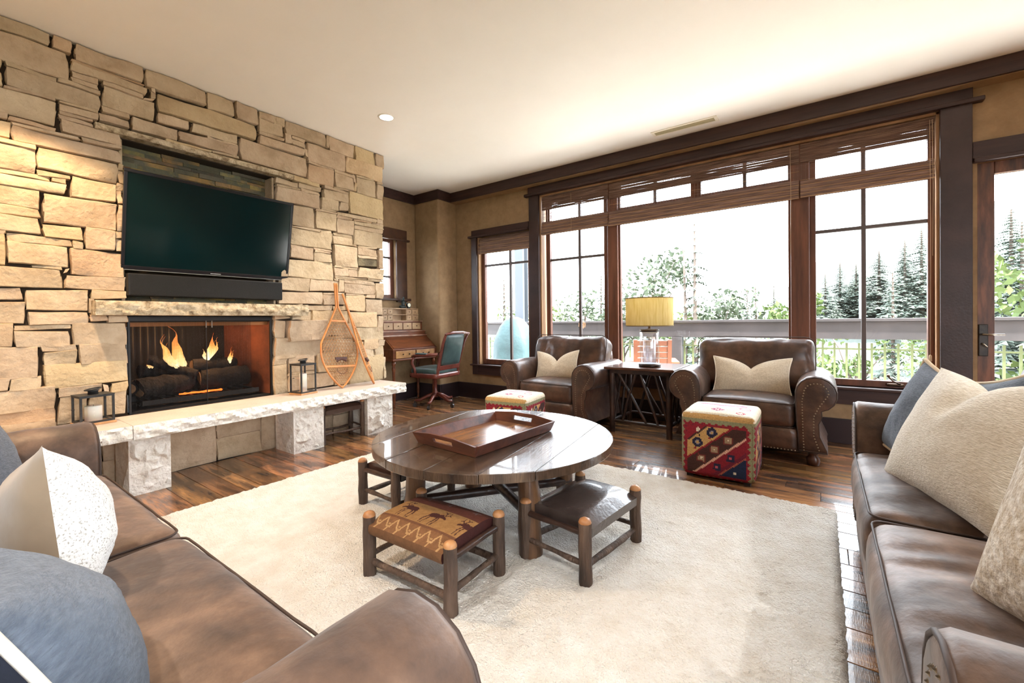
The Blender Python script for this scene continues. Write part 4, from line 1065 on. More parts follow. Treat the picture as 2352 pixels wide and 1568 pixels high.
def burnlog(p0, p1, r, seed, ends=(1, 1)):
    p0, p1 = Vector(p0), Vector(p1); pts = []; rr_ = []
    for k in range(11):
        q = p0.lerp(p1, k/10)+Vector((noise.noise(Vector((k*.5, seed, 0))), 0, noise.noise(Vector((k*.5, seed, 4)))))*.012; pts.append(q); rr_.append(r*(1+.16*noise.noise(Vector((k*.7, seed, 9)))))
    o = G().tube(pts, rr_, 14).build('log', CH, t, auto=50)
    d = (p1-p0).normalized()
    for e, (p, s_) in zip(ends, ((p0, -1), (p1, 1))):
        if e:
            q = Vector(p)+d*s_*.002
            G().tube([q-d*s_*.004, q+d*s_*.001], r*.80, 12).build('cut_end', CUT, o)
burnlog((.10, -.40, .16), (-.02, -.05, .17), .075, 1); burnlog((.13, -.46, .17), (-.20, -.30, .18), .045, 6, (1, 0))
burnlog((-.02, .02, .17), (.03, .36, .18), .085, 2, (1, 0)); burnlog((-.16, -.25, .16), (-.18, .30, .17), .07, 3, (0, 0))
burnlog((-.06, -.30, .36), (.04, -.02, .22), .04, 4, (0, 0)); burnlog((-.08, .30, .28), (-.04, -.02, .29), .055, 5, (1, 1)); burnlog((-.12, -.34, .27), (-.20, .05, .27), .05, 8, (0, 0))
g = G()
for k in range(9): g.box(-.15, .17, -.36+k*.09, -.348+k*.09, .06, .075)
g.box(.165, .178, -.40, .40, .04, .075).box(-.14, -.13, -.40, .40, .04, .075)
part('grate', g, MATS['black_frame'], t)
EMB = M('ember_bed', (40, 28, 22), (255, 120, 40), vs=30, rough=1, bump=1, bs=40)
part('ash_bed', G().sheet(lambda u, v: (-.25+.40*u, -.40+.80*v, .03+.02*noise.noise(Vector((u*9, v*16, 1)))), 16, 30), M('ash', (46, 42, 42), (90, 84, 78), vs=40, rough=1, lo=.55, hi=.7, bump=1, bs=80), t)
part('ember', G().soft(.014, .15, .006, .005, (3, 24, 3), wr=.007, wf=40, c=(.085, .0, .083)), M('glowing_ember', (255, 120, 50), emis=((255, 110, 36), .9)), t)
FLM = bpy.data.materials.new('flame'); n_, l_ = nt(FLM)
ou = n_.new('ShaderNodeOutputMaterial'); em = n_.new('ShaderNodeEmission'); at = n_.new('ShaderNodeAttribute'); at.attribute_name = 'Col'
tp = n_.new('ShaderNodeBsdfTransparent'); ad = n_.new('ShaderNodeAddShader'); em.inputs[1].default_value = .55
l_.new(at.outputs['Color'], em.inputs[0]); l_.new(em.outputs[0], ad.inputs[0]); l_.new(tp.outputs[0], ad.inputs[1]); 
tp.inputs[0].default_value = (.35, .35, .35, 1); l_.new(ad.outputs[0], ou.inputs[0])
def flame(x, y, z, h, w_, lean, seed, label=None):
    g = G()
    rf = random.Random(seed)
    for (dy, hh_, ww, ln) in [(0, 1, .62, lean)]+[(w_*rf.uniform(-.42, .42), rf.uniform(.4, .85), rf.uniform(.3, .5), lean+rf.uniform(-.35, .35)) for _ in range(6)]:
        pts = []; rr_ = []
        for k in range(15):
            t_ = k/14; s_ = math.sin(PI*min(1, t_*1.05+.12))**.9*(1-t_)**.35 if t_ < 1 else 0
            pts.append((x+.02*noise.noise(Vector((t_*3, seed, dy))), y+dy*min(1, t_*2.5)+ln*h*hh_*t_*.45+.05*h*4*t_*noise.noise(Vector((t_*3.2, seed+dy*29, 2))), z+h*hh_*t_)); rr_.append(max(.001, w_*ww*.5*s_))
        g.tube(pts, rr_, 10, sq=.5)
    o = g.build('flame', FLM, t, smooth=True)
    def fn(c, n__):
        v = (c.z-z)/h
        v = max(0, min(1, v)); k = .5+.5*noise.noise(Vector((c.y*60, c.z*14, seed)))
        a = (255, 240, 190); b = (255, 166, 84); c_ = (214, 84, 30)
        v = max(0, min(1, v+.35*(k-.5)))
        q = [a[i]+(b[i]-a[i])*v/.5 for i in range(3)] if v < .5 else [b[i]+(c_[i]-b[i])*(v-.5)/.5 for i in range(3)]
        return tuple(q)
    paint(o, fn)
flame(.0, -.115, .25, .37, .15, -.30, 1); flame(-.02, .085, .33, .23, .12, .45, 2); flame(.0, .245, .29, .14, .045, .2, 3); flame(-.1, -.28, .28, .08, .06, -.4, 4)
d = bpy.data.lights.new('fire_glow', 'POINT'); d.energy = 6; d.color = (1, .50, .20); d.shadow_soft_size = .08
o = bpy.data.objects.new('fire_glow', d); col.objects.link(o); o.location = (-4.12, 1.33, 1.0)
# pleated chain-mesh curtains
MESHC = bpy.data.materials.new('chain_mesh'); n_, l_ = nt(MESHC)
ou = n_.new('ShaderNodeOutputMaterial'); bs_ = n_.new('ShaderNodeBsdfPrincipled'); bs_.inputs['Base Color'].default_value = lin((34, 32, 31)); bs_.inputs['Roughness'].default_value = .5; bs_.inputs['Metallic'].default_value = .6
tp = n_.new('ShaderNodeBsdfTransparent'); mx = n_.new('ShaderNodeMixShader'); tc = n_.new('ShaderNodeTexCoord'); wv = n_.new('ShaderNodeTexWave'); wv.inputs['Scale'].default_value = 60; wv.bands_direction = 'Y'
mr = n_.new('ShaderNodeMapRange'); mr.inputs[3].default_value = .10; mr.inputs[4].default_value = .50
l_.new(tc.outputs['Object'], wv.inputs[0]); l_.new(wv.outputs[1], mr.inputs[0]); l_.new(mr.outputs[0], mx.inputs[0]); l_.new(tp.outputs[0], mx.inputs[1]); l_.new(bs_.outputs[0], mx.inputs[2]); l_.new(mx.outputs[0], ou.inputs[0])
for (a, b) in ((y0+.012, -.004), (.014, y1-.16)):
    N = 90
    part('mesh_curtain', G().sheet(lambda u, v: (x1-.005+.009*math.sin(u*(b-a)*150)*(1-.3*v), a+(b-a)*u, .012+(z1-.05)*v), N, 2), MESHC, t, smooth=True)
part('curtain_rod', G().tube([(x1+.002, y0, z1-.035), (x1+.002, y1, z1-.035)], .005, 6), MATS['black_frame'], t)
for yy in (-.012, .028): part('pull', G().tube([(x1+.022, yy, z1-.03), (x1+.022, yy, z1-.085)], .004, 6), M('pull_metal', (150, 144, 134), metal=.8, rough=.3), t)
part('centre_bar', G().tube([(x1+.006, -.006, 0), (x1+.006, -.006, z1-.05)], .0035, 6), MATS['black_frame'], t)
# ------------------------------------------------------------------ lanterns
LM = M('lantern_metal', (66, 66, 66), (48, 48, 48), vs=30, rough=.45, metal=.4)
LW = M('lantern_wood_base', (198, 152, 104), (170, 124, 82), vs=6, st=(1, 4, 1), rough=.5)
WAX = M('white_candle_wax', (246, 240, 228), rough=.5, sub=.2)
def lantern(label, loc, rz, sx, sy, H, ch, cr_):
    t = thing('candle_lantern', label, 'lantern', loc, rz, 'candle lanterns on the hearth')
    part('base', B(-sx/2-.012, sx/2+.012, -sy/2-.012, sy/2+.012, 0, .014), LW, t, bevel=.002)
    for x in (-1, 1):
        for y_ in (-1, 1): part('post', B(x*sx/2-.0055, x*sx/2+.0055, y_*sy/2-.0055, y_*sy/2+.0055, .014, H), LM, t)
    for z in (.014, H-.011):
        g = G()
        for x in (-1, 1): g.box(x*sx/2-.005, x*sx/2+.005, -sy/2+.005, sy/2-.005, z, z+.011)
        for y_ in (-1, 1): g.box(-sx/2+.005, sx/2-.005, y_*sy/2-.005, y_*sy/2+.005, z, z+.011)
        part('frame', g, LM, t)
    part('roof', B(-sx/2-.008, sx/2+.008, -sy/2-.008, sy/2+.008, H, H+.004), LM, t, bevel=.001)
    part('chimney', G().lathe([(.026, 0), (.024, .018), (.032, .022), (.030, .026)], 20, (0, 0, H+.004)), LM, t, smooth=True)
    part('handle', G().tube([(0, .038*math.cos(a), H+.036+.004*math.sin(a)) if 0 else (.030*math.sin(a), .040*math.cos(a), H+.036+.006*math.cos(a)) for a in [2*PI*k/20 for k in range(20)]], .004, 6, closed=True), LM, t, smooth=True)
    gl = glassmat('lantern_glass', (.96, .97, .97), .08)
    for x in (-1, 1): part('pane', G().add([(x*sx/2, -sy/2+.005, .025), (x*sx/2, sy/2-.005, .025), (x*sx/2, sy/2-.005, H-.011), (x*sx/2, -sy/2+.005, H-.011)], [(0, 1, 2, 3)]), gl, t)
    for y_ in (-1, 1): part('pane', G().add([(-sx/2+.005, y_*sy/2, .025), (sx/2-.005, y_*sy/2, .025), (sx/2-.005, y_*sy/2, H-.011), (-sx/2+.005, y_*sy/2, H-.011)], [(0, 1, 2, 3)]), gl, t)
    part('latch', G().tube([(-sx/2*.2, -sy/2-.006, H*.55), (-sx/2*.2, -sy/2-.022, H*.55)], .003, 6), LM, t)
    c = G().lathe([(cr_, 0), (cr_, ch-.004), (cr_-.004, ch), (cr_*.4, ch-.004), (.001, ch-.005)], 28, (0, 0, 0))
    o = c.build('pillar_candle', WAX, None, smooth=True, loc=(loc[0]-.0, loc[1], loc[2]+.015)); tag(o, 'white pillar candle inside the '+('low wide' if H < .2 else 'tall')+' lantern', 'candle')
    G().tube([(0, 0, ch-.006), (0, 0, ch+.008)], .0012, 5).build('wick', M('wick', (40, 34, 30)), o)
    return t
lantern('low wide black metal candle lantern at the left end of the hearth', (-3.79, .675, .476), R(6), .135, .155, .185, .10, .042)
lantern('tall black metal candle lantern right of the firebox', (-3.75, 2.03, .476), R(10), .135, .145, .265, .165, .03)
# ------------------------------------------------------------------ snowshoes
ASH = M('bent_ash_wood', (206, 138, 74), (178, 110, 56), vs=6, st=(1, 1, 1), rough=.35)
RAWH = M('rawhide_lacing', (176, 132, 84), (140, 98, 60), vs=20, rough=.6)
STRAP = M('dark_leather_strap', (70, 38, 30), rough=.5)
def snowshoe(label, loc, rot, H, Wd, group):
    t = thing('snowshoe', label, 'snowshoe', loc, 0, group); t.rotation_euler = rot
    # outline in local y (width), z (height), toe down
    def half(s_):   # s 0..1 from toe to tail
        z = H*s_
        if s_ < .42: w__ = Wd/2*math.sin(min(1, s_/.34)*PI/2)**.8 if s_ < .34 else Wd/2*(1-.03*(s_-.34)/.08)
        else: w__ = Wd/2*(.97*(1-((s_-.42)/.37))**1.05) if s_ < .79 else 0
        return max(w__, .011)
    N = 34
    L_ = [(0, -half(k/N), H*k/N) for k in range(N+1)]; Rr = [(0, half(k/N), H*k/N) for k in range(N+1)]
    pts = list(reversed(L_))[:-1]+[(0, 0, 0)]+Rr[1:]
    part('frame', G().tube(pts, .0095, 8), ASH, t, smooth=True)
    for s_ in (.20, .63):
        w__ = half(s_); part('crossbar', B(-.007, .007, -w__, w__, H*s_-.010, H*s_+.010), ASH, t, bevel=.003)
    g = G()
    def clipline(fy, z0, z1, st=40, r=.0022):
        run = []
        for k in range(st+1):
            z = z0+(z1-z0)*k/st; y_ = fy(z)
            if abs(y_) < half(z/H)-.004 and 0 < z < H*.78: run.append((0, y_, z))
            else:
                if len(run) > 1: g.tube([run[0], run[-1]], r, 4, cap=False)
                run = []
        if len(run) > 1: g.tube([run[0], run[-1]], r, 4, cap=False)
    for (za, zb, stp) in ((.20*H, .63*H, .030), (.02*H, .20*H, .022), (.63*H, .76*H, .018)):
        for k in range(-26, 27):
            for sg in (-1, 1):
                clipline(lambda z: sg*(z-za)*.62+k*stp, za, zb, 30)
        k = 0
        while za+k*stp*1.05 < zb:
            z = za+k*stp*1.05; w__ = half(z/H)-.006; g.tube([(0, -w__, z), (0, w__, z)], .0022, 4, cap=False); k += 1
    o = part('rawhide_lacing', g, RAWH, t); o['kind'] = 'stuff'
    g = G().tube([(.018, -.05+.1*k/8, .245*H+.018*math.sin(k*PI/8)) for k in range(9)], .010, 6).tube([(.02, .055*math.cos(a), .20*H+.055*math.sin(a)-.02) for a in [PI+PI*k/10 for k in range(11)]], .003, 5)
    g.box(.006, .02, -.06, .06, .26*H, .285*H)
    part('binding', g, STRAP, t, bevel=.002)
    return t
snowshoe('wooden snowshoe with woven lacing leaning flat against the stone wall', (-3.715, 2.39, .484), (R(-3), R(-9.5), 0), 1.02, .385, 'pair of snowshoes')
snowshoe('second wooden snowshoe turned edge-on, behind and right of the flat one', (-3.70, 2.735, .484), tuple((Matrix.Rotation(R(13), 3, 'X') @ Matrix.Rotation(R(-12), 3, 'Y') @ Matrix.Rotation(R(50), 3, 'Z')).to_euler()), .95, .32, 'pair of snowshoes')
# ------------------------------------------------------------------ desk and chair in the nook
DW = M('cherry_desk_wood', (128, 74, 44), (84, 46, 30), (106, 60, 38), vs=5, st=(3, .6, 3), detail=7, rough=.28, spec=.55)
DWL = M('drawer_burl', (176, 132, 84), (134, 92, 56), vs=8, rough=.35)
BRP = M('dark_brass_pull', (60, 50, 40), metal=.6, rough=.4)
t = thing('secretary_desk', 'small slant-front cherry desk with tiered drawers under the nook window', 'desk', (-4.44, 3.98, 0))
Y0, Y1 = -.40, .355      # along the wall
D = .38
def turned(x, y_):
    return G().lathe([(.014, 0), (.018, .02), (.011, .05), (.018, .08), (.022, .12), (.016, .30), (.020, .46), (.026, .50), (.018, .53), (.028, .55), (.028, .60)], 12, (x, y_, 0)).build('leg', DW, t, smooth=True)
for x in (-.03, -D+.03):
    for y_ in (Y0+.03, Y1-.03): turned(x, y_)
part('case', B(-D, 0, Y0, Y1, .60, .745), DW, t, bevel=.004)
part('case_molding', G().box(-D, .012, Y0-.012, Y1+.012, .60, .618).box(-D, .012, Y0-.012, Y1+.012, .738, .750), DW, t, bevel=.003)
for k in range(2):
    a = Y0+.04+k*.345; o = part('drawer', B(0, .010, a, a+.325, .63, .725), DWL, t, bevel=.003)
    for q in (.11, .215): G().lathe([(.004, 0), (.010, .006), (.006, .016)], 8).build('knob', BRP, o, smooth=True, loc=(.012, a+q, .68), rot=(0, R(90), 0))
# sloping lid
part('slant_lid', G().prism([(-.01, .750), (-.005, .762), (-.195, .905), (-.205, .895)], Y0+.02, Y1-.02, 'y'), DW, t, bevel=.002)
part('lid_side', G().prism([(0, .750), (-.20, .905), (-D, .905), (-D, .750)], Y0, Y0+.02, 'y'), DW, t)
part('lid_side', G().prism([(0, .750), (-.20, .905), (-D, .905), (-D, .750)], Y1-.02, Y1, 'y'), DW, t)
part('shelf', B(-D, -.185, Y0-.01, Y1+.01, .905, .925), M('shelf_edge', (178, 148, 130), (140, 96, 76), vs=5, rough=.2), t, bevel=.004)
part('riser', B(-D, -.215, Y0+.01, Y1-.01, .925, .968), DW, t)
part('shelf', B(-D, -.205, Y0-.005, Y1+.005, .968, .982), MATS['shelf_edge'], t, bevel=.004)
part('lower_drawer_case', B(-D, -.245, Y0+.03, Y1-.035, .982, 1.105), DW, t, bevel=.003)
for k in range(4):
    a = Y0+.045+k*.163; o = part('small_drawer', B(-.245, -.237, a, a+.148, 1.0, 1.088), M('pale_drawer', (186, 156, 120), (156, 124, 92), vs=7, rough=.4), t, bevel=.002)
    G().lathe([(.003, 0), (.008, .005), (.005, .013)], 8).build('knob', BRP, o, smooth=True, loc=(-.236, a+.074, 1.045), rot=(0, R(90), 0))
part('shelf', B(-D, -.235, Y0+.02, Y1-.03, 1.105, 1.116), MATS['shelf_edge'], t)
g = G().box(-D, -.275, Y0+.05, Y1-.075, 1.116, 1.124).box(-D, -.275, Y0+.05, Y1-.075, 1.278, 1.292).box(-D, -D+.01, Y0+.05, Y1-.075, 1.12, 1.28).box(-D, -.27, Y0+.05, Y1-.075, 1.198, 1.206)
for yy in (Y0+.05, Y0+.13, Y0+.22, .055, .15, Y1-.085): g.box(-D, -.275, yy, yy+.008, 1.12, 1.28)
part('pigeonhole_case', g, MATS['pale_drawer'], t)
for (a, b) in ((Y0+.06, Y0+.128), (Y0+.14, Y0+.218), (.065, .147), (.16, Y1-.087)):
    for (c, d_) in ((1.127, 1.194), (1.209, 1.274)):
        o = part('small_drawer', B(-.30, -.272, a+.002, b-.002, c, d_), MATS['pale_drawer'], t, bevel=.002)
        G().lathe([(.003, 0), (.006, .004), (.004, .010)], 8).build('knob', BRP, o, smooth=True, loc=(-.271, (a+b)/2, (c+d_)/2), rot=(0, R(90), 0))
# ornaments
f = thing('bear_figurine', 'small dark carved figurine on top of the desk', 'figurine', (-4.745, 4.0, 1.2925))
DK = M('dark_bronze_figure', (36, 46, 44), rough=.5)
part('body', G().soft(.030, .045, .020, .015, (5, 6, 4), (.004, .004, .004), c=(0, 0, .02)).soft(.02, .022, .042, .016, (4, 4, 5), c=(0, .01, .062)).lathe([(.001, -.02), (.014, -.012), (.017, 0), (.012, .014), (.001, .02)], 10, (.004, .018, .118)), DK, f, smooth=True)
part('arm', G().tube([(0, .02, .09), (.02, .045, .075), (.024, .06, .05)], [.010, .008, .006], 6).tube([(0, -.005, .09), (.02, -.03, .11), (.02, -.045, .135)], [.010, .008, .005], 6), DK, f, smooth=True)
part('hat', G().lathe([(.001, .03), (.009, .02), (.012, .006), (.024, .002), (.024, 0)], 10, (.004, .018, .132)), DK, f, smooth=True)
c = thing('desk_clock', 'small round white-faced clock beside the figurine on the desk', 'clock', (-4.735, 4.10, 1.2925))
part('case', G().tube([(-.012, 0, .045), (.012, 0, .045)], .034, 18).box(-.012, .012, -.018, .018, 0, .014), DK, c)
part('face', G().tube([(.0125, 0, .045), (.014, 0, .045)], .027, 18), M('clock_face', (240, 238, 214), rough=.4), c)
# desk chair
CW = M('chair_mahogany', (112, 58, 48), (78, 40, 34), vs=6, rough=.25, spec=.55)
GL = M('green_leather', (66, 84, 82), (48, 62, 62), vs=5, rough=.4, spec=.5)
t = thing('desk_chair', 'wooden swivel desk chair with grey-green leather on casters at the desk', 'chair', (-4.10, 3.98, 0), R(-84))
# local: faces -y
for k in range(5):
    a = 2*PI*k/5+.35; ca, sa = math.cos(a), math.sin(a)
    part('base_leg', G().tube([(.02*ca, .02*sa, .16), (.11*ca, .11*sa, .135), (.20*ca, .20*sa, .085), (.26*ca, .26*sa, .085)], [.026, .022, .020, .018], 8), CW, t, smooth=True)
    w0 = part('caster', G().tube([(.265*ca-.012*sa, .265*sa+.012*ca, .026), (.265*ca+.012*sa, .265*sa-.012*ca, .026)], .026, 12).tube([(.265*ca, .265*sa, .045), (.265*ca, .265*sa, .075)], .008, 6), M('caster_black', (40, 38, 38), rough=.3), t)
part('pedestal', G().lathe([(.035, .12), (.04, .17), (.022, .2), (.022, .36), (.06, .385), (.06, .395)], 16), CW, t, smooth=True)
part('seat_frame', G().soft(.245, .225, .035, .02, (8, 8, 3), c=(0, 0, .42)), CW, t, smooth=True)
part('seat', G().soft(.235, .215, .04, .035, (12, 12, 4), (.0, .0, .02), c=(0, 0, .475)), GL, t, smooth=True)
BT = R(14)
g = G(); g.T = Matrix.Translation((0, .20, .44)) @ Matrix.Rotation(-BT, 4, 'X')
g2 = G(); g2.T = g.T
for s_ in (-1, 1): g.tube([(s_*.20, 0, -.05), (s_*.205, .0, .2), (s_*.215, .012, .42), (s_*.225, .04, .53)], [.022, .020, .018, .016], 8)
g.box(-.205, .205, -.015, .02, .06, .12)
part('back_frame', g, CW, t, smooth=False, bevel=.003)
g = G(); g.T = g2.T; g.tube([(-.24, .045, .53), (-.1, .035, .545), (.1, .035, .545), (.24, .045, .53)], [.016, .020, .020, .016], 8)
part('top_rail', g, CW, t, smooth=True)
g2.soft(.185, .03, .20, .025, (8, 4, 8), (.0, .012, .0), c=(0, .005, .32)); part('back_pad', g2, GL, t, smooth=True)
for s_ in (-1, 1):
    part('arm', G().tube([(s_*.235, .24, .70), (s_*.26, .10, .685), (s_*.265, -.08, .675), (s_*.26, -.15, .66)], [.018, .022, .022, .02], 8).tube([(s_*.26, -.12, .665), (s_*.262, -.16, .58), (s_*.245, -.13, .50), (s_*.24, -.12, .43)], [.02, .018, .018, .02], 8), CW, t, smooth=True)
    part('arm_pad', G().soft(.022, .09, .012, .01, (3, 6, 2), c=(s_*.262, .0, .70)), GL, t, smooth=True)
# ------------------------------------------------------------------ outside: deck, railing, grill, chair
DECKM = M('deck_boards', (228, 224, 218), (212, 208, 202), vs=4, st=(1, 5, 1), rough=.7, rnd=.08)  # boards made extra pale to bounce daylight up onto the ceiling
RAILM = M('railing_grey_brown', (52, 48, 49), (40, 38, 39), vs=3, rough=.6)
GREENM = M('green_railing_iron', (74, 82, 50), rough=.6)
dk = bpy.data.objects.new('deck', None); col.objects.link(dk); S(dk)
y = 4.93
while y < 7.05:
    B(-9, 9, 0, .136, -.04, 0).build('board', DECKM, dk, loc=(0, y, -.05)); y += .142
t = thing('deck_railing', 'deck railing with a thick grey-brown top beam and green iron pickets', 'railing', (0, 6.9, -.05))
part('top_beam', B(-9, 6, -.06, .06, .87, 1.09), RAILM, t, bevel=.006)
part('cap', B(-9, 6, -.09, .09, 1.09, 1.127), RAILM, t, bevel=.006)
for x in (-6.9, -5.2, -3.55, -1.815, 2.0, 3.9): part('post', B(x-.075, x+.075, -.07, .07, 0, .87), RAILM, t, bevel=.005)
part('rail', B(-9, 6, -.012, .012, .735, .755), GREENM, t); part('rail', B(-9, 6, -.012, .012, .09, .11), GREENM, t)
x = -6.0
while x < 4.2:
    if abs(x+1.815) > .09 and abs(x+3.55) > .09 and abs(x+5.2) > .09 and abs(x-2) > .09: part('picket', B(x-.011, x+.011, -.011, .011, .05, .82), GREENM, t)
    x += .1225
t = thing('deck_column', 'paired grey timber columns rising from the deck beyond the narrow window', 'column', (-4.75, 7.0, -.05))
t['kind'] = 'structure'
part('post', B(-.14, .06, -.09, .09, 0, 4.2), M('grey_timber', (66, 72, 80), rough=.7), t, bevel=.008); part('post', B(.16, .30, -.07, .07, 1.2, 4.2), M('brown_timber', (84, 72, 70), rough=.7), t, bevel=.008)
part('fascia', B(-1.6, 10, -.1, .1, 4.2, 4.5), MATS['grey_timber'], t)
t = thing('covered_grill', 'barbecue grill under a blue-green fabric cover on the deck', 'grill', (-4.40, 6.2, -.05))
COV = M('blue_green_cover', (38, 62, 66), (30, 52, 56), vs=5, rough=.7, bump=.4, bs=8, bdist=.03)
def cov(u, v):
    a = 2*PI*u; prof = [(.38, 0), (.385, .25), (.37, .5), (.36, .74), (.33, .86), (.25, 1.05), (.16, 1.17), (.06, 1.215), (.0, 1.22)]
    k = v*(len(prof)-1); i = min(int(k), len(prof)-2); f = k-i
    r_ = prof[i][0]*(1-f)+prof[i+1][0]*f; z = prof[i][1]*(1-f)+prof[i+1][1]*f
    c_, s_ = math.cos(a), math.sin(a); q = (abs(c_)**3+abs(s_)**3)**(-1/3)
    fold = 1+.035*math.sin(a*9)*(1-v)
    return (r_*c_*q*fold, r_*.8*s_*q*fold, z)
part('cover', G().sheet(cov, 60, 24), COV, t, smooth=True)
part('cart', B(-.3, .3, -.22, .22, .005, .5), M('grill_cart', (40, 40, 40)), t)
# adirondack chair
t = thing('slatted_deck_chair', 'brown slatted wooden deck chair outside behind the lamp', 'chair', (-1.93, 6.0, -.05), R(200))
CEDAR = M('cedar_slats', (120, 74, 50), (98, 58, 40), vs=5, rough=.6)
for s_ in (-1, 1):
    part('leg', B(s_*.27-.02, s_*.27+.02, -.28, -.24, 0, .56), CEDAR, t); part('leg', B(s_*.27-.02, s_*.27+.02, .16, .20, 0, .56), CEDAR, t)
    part('armrest', B(s_*.29-.05, s_*.29+.05, -.34, .26, .56, .585), CEDAR, t, bevel=.004)
    g = G(); g.T = Matrix.Translation((s_*.215, .2, .36)) @ Matrix.Rotation(R(-16), 4, 'X'); g.box(-.025, .025, -.015, .015, 0, .54); part('back_stile', g, CEDAR, t)
for k in range(5): part('seat_slat', B(-.25, .25, -.26+k*.095, -.18+k*.095, .37-.006*k, .39-.006*k), CEDAR, t)
for k in range(6):
    g = G(); g.T = Matrix.Translation((0, .2, .36)) @ Matrix.Rotation(R(-16), 4, 'X'); g.box(-.215, .215, -.010, .012, .05+k*.082, .118+k*.082); part('back_slat', g, CEDAR, t)
# ------------------------------------------------------------------ landscape
GRD = M('meadow', (72, 74, 52), (92, 82, 68), (58, 64, 44), vs=.35, detail=6, rough=1)
HILLM = M('wooded_hillside', (62, 68, 62), (48, 55, 51), vs=.5, detail=8, rough=1)
def hgt(x, y):
    z = -3.2+.35*noise.noise(Vector((x*.08, y*.08, 0)))
    r_ = max(0, (y-26))/60; t_ = max(0, min(1, (x+22)/34)); t_ = t_*t_*(3-2*t_)
    z += r_*16.5*t_
    return z+r_*1.5*noise.noise(Vector((x*.05, y*.05, 3)))
g = G().sheet(lambda u, v: (-90+170*u, 7.4+110*v**1.4, hgt(-90+170*u, 7.4+110*v**1.4)), 90, 60)
gr = S(g.build('ground', [GRD, HILLM], smooth=True))
for p in gr.data.polygons:
    if p.center.y > 27: p.material_index = 1
S(B(-60, 60, -60, 6.95, -3.6, -3.4).build('ground', GRD))
NEED = M('spruce_needles', (82, 92, 80), (64, 74, 66), vs=3, rough=.9, rnd=.15)  # needle colour lightened to stand for distance haze
TRK = M('tree_trunk', (92, 80, 72), rough=.9)
LEAFM = M('spring_leaves', (92, 106, 58), (70, 86, 48), vs=2, rough=.8, rnd=.10)
LEAFP = M('pale_leaves', (84, 92, 72), (68, 78, 62), vs=2, rough=.8)
def conifer_mesh(name, H, Rr, seed, dens=1.0, sparse=False):
    r_ = random.Random(seed); g = G(); z = H*.06
    while z < H*.985:
        f = 1-z/H; rad = Rr*(f**.85)*(r_.uniform(.75, 1.1)); nb = max(4, int((5+7*f)*dens))
        for k in range(nb):
            a = r_.uniform(0, 2*PI); L = rad*r_.uniform(.6, 1.1)
            if sparse and r_.random() < .35: continue
            ca, sa = math.cos(a), math.sin(a); droop = -.28*L; w_ = L*.26+.04
            m_ = 5
            for q in range(m_):
                t0, t1 = q/m_, (q+1)/m_
                ww = w_*(1-t0*.75); 
                for sd in (-1, 1):
                    x0, x1 = L*t0, L*t1; z0 = z+droop*t0*t0; z1 = z+droop*t1*t1
                    g.add([(ca*x0, sa*x0, z0), (ca*x1, sa*x1, z1), (ca*x1*.98-sa*sd*ww, sa*x1*.98+ca*sd*ww, z1-ww*.45)], [(0, 1, 2)])
        z += H*.018*(1+.5*f)*(1.6 if sparse else 1)
    return g, G().tube([(0, 0, -.5), (0, 0, H*.5), (0, 0, H*.97)], [H*.016, H*.010, H*.003], 6)
CM = {}
def conifer(label, x, y, top, Rr, seed, sparse=False, group='spruces beyond the railing'):
    gz = hgt(x, y); H = top-gz; t = thing('spruce_tree', label, 'tree', (x, y, gz), seed*.7, group)
    k = (seed % 3, sparse)
    if k not in CM:
        a, b = conifer_mesh('c', 10, 2.0, 50+k[0], 1.5, sparse); oa = a.build('foliage', NEED, t); ob = b.build('trunk', TRK, t); CM[k] = (oa.data, ob.data); oa['kind'] = 'stuff'
    else:
        oa = bpy.data.objects.new('foliage', CM[k][0]); ob = bpy.data.objects.new('trunk', CM[k][1])
        for o in (oa, ob): col.objects.link(o); o.parent = t
        oa['kind'] = 'stuff'
    for o in (oa, ob): o.scale = (Rr/2, Rr/2, H/10)
    return t
def leafy(label, x, y, top, Rr, seed, mat, n=1500, ls=.11, zf=.35, group='leafy trees beyond the railing'):
    gz = hgt(x, y); H = top-gz; r_ = random.Random(seed); t = thing('leafy_tree', label, 'tree', (x, y, gz), 0, group)
    cl = [(r_.gauss(0, Rr*.36), r_.gauss(0, Rr*.36), H*(zf+(1-zf)*r_.random()**.8*.92), r_.uniform(.25, .5)*Rr) for _ in range(11)]
    g = G()
    for _ in range(n):
        c_ = r_.choice(cl); v = Vector((r_.gauss(0, 1), r_.gauss(0, 1), r_.gauss(0, .9))).normalized()*c_[3]*r_.random()**.4
        p = Vector((c_[0], c_[1], c_[2]))+v
        if p.z > H: continue
        a = Vector((r_.gauss(0, 1), r_.gauss(0, 1), r_.gauss(0, 1))).normalized(); b = a.cross(Vector((r_.random(), r_.random(), .3))).normalized(); s_ = ls*r_.uniform(.6, 1.3)
        g.add([tuple(p-a*s_), tuple(p+b*s_*.55), tuple(p+a*s_), tuple(p-b*s_*.55)], [(0, 1, 2, 3)])
    o = g.build('foliage', mat, t); o['kind'] = 'stuff'
    g = G().tube([(0, 0, -.4), (.03*Rr, 0, H*.5), (0, .05, H*.8)], [H*.014+.02, H*.009+.015, .02], 6)
    for c_ in cl[:7]: g.tube([(0, 0, H*.3+.2*c_[2]*.5), (c_[0]*.6, c_[1]*.6, c_[2]*.85), (c_[0], c_[1], c_[2])], [.05, .03, .012], 5)
    g.build('trunk', TRK, t, smooth=True)
    return t
conifer('tall thin spruce seen through the middle window, left of centre', -3.61, 16, 4.75, 1.5, 1, True)
conifer('slender pointed spruce seen through the left window pane', -9.8, 22, 4.1, 1.5, 2)
conifer('small dark pointed spruce low in the middle window', -3.0, 24, 3.0, 1.2, 3)
conifer('distant spruce right of the small dark one', -2.5, 32, 3.7, 1.3, 4)
conifer('sparse spruce seen through the narrow left window', -14.9, 20, 4.0, 2.1, 5, True)
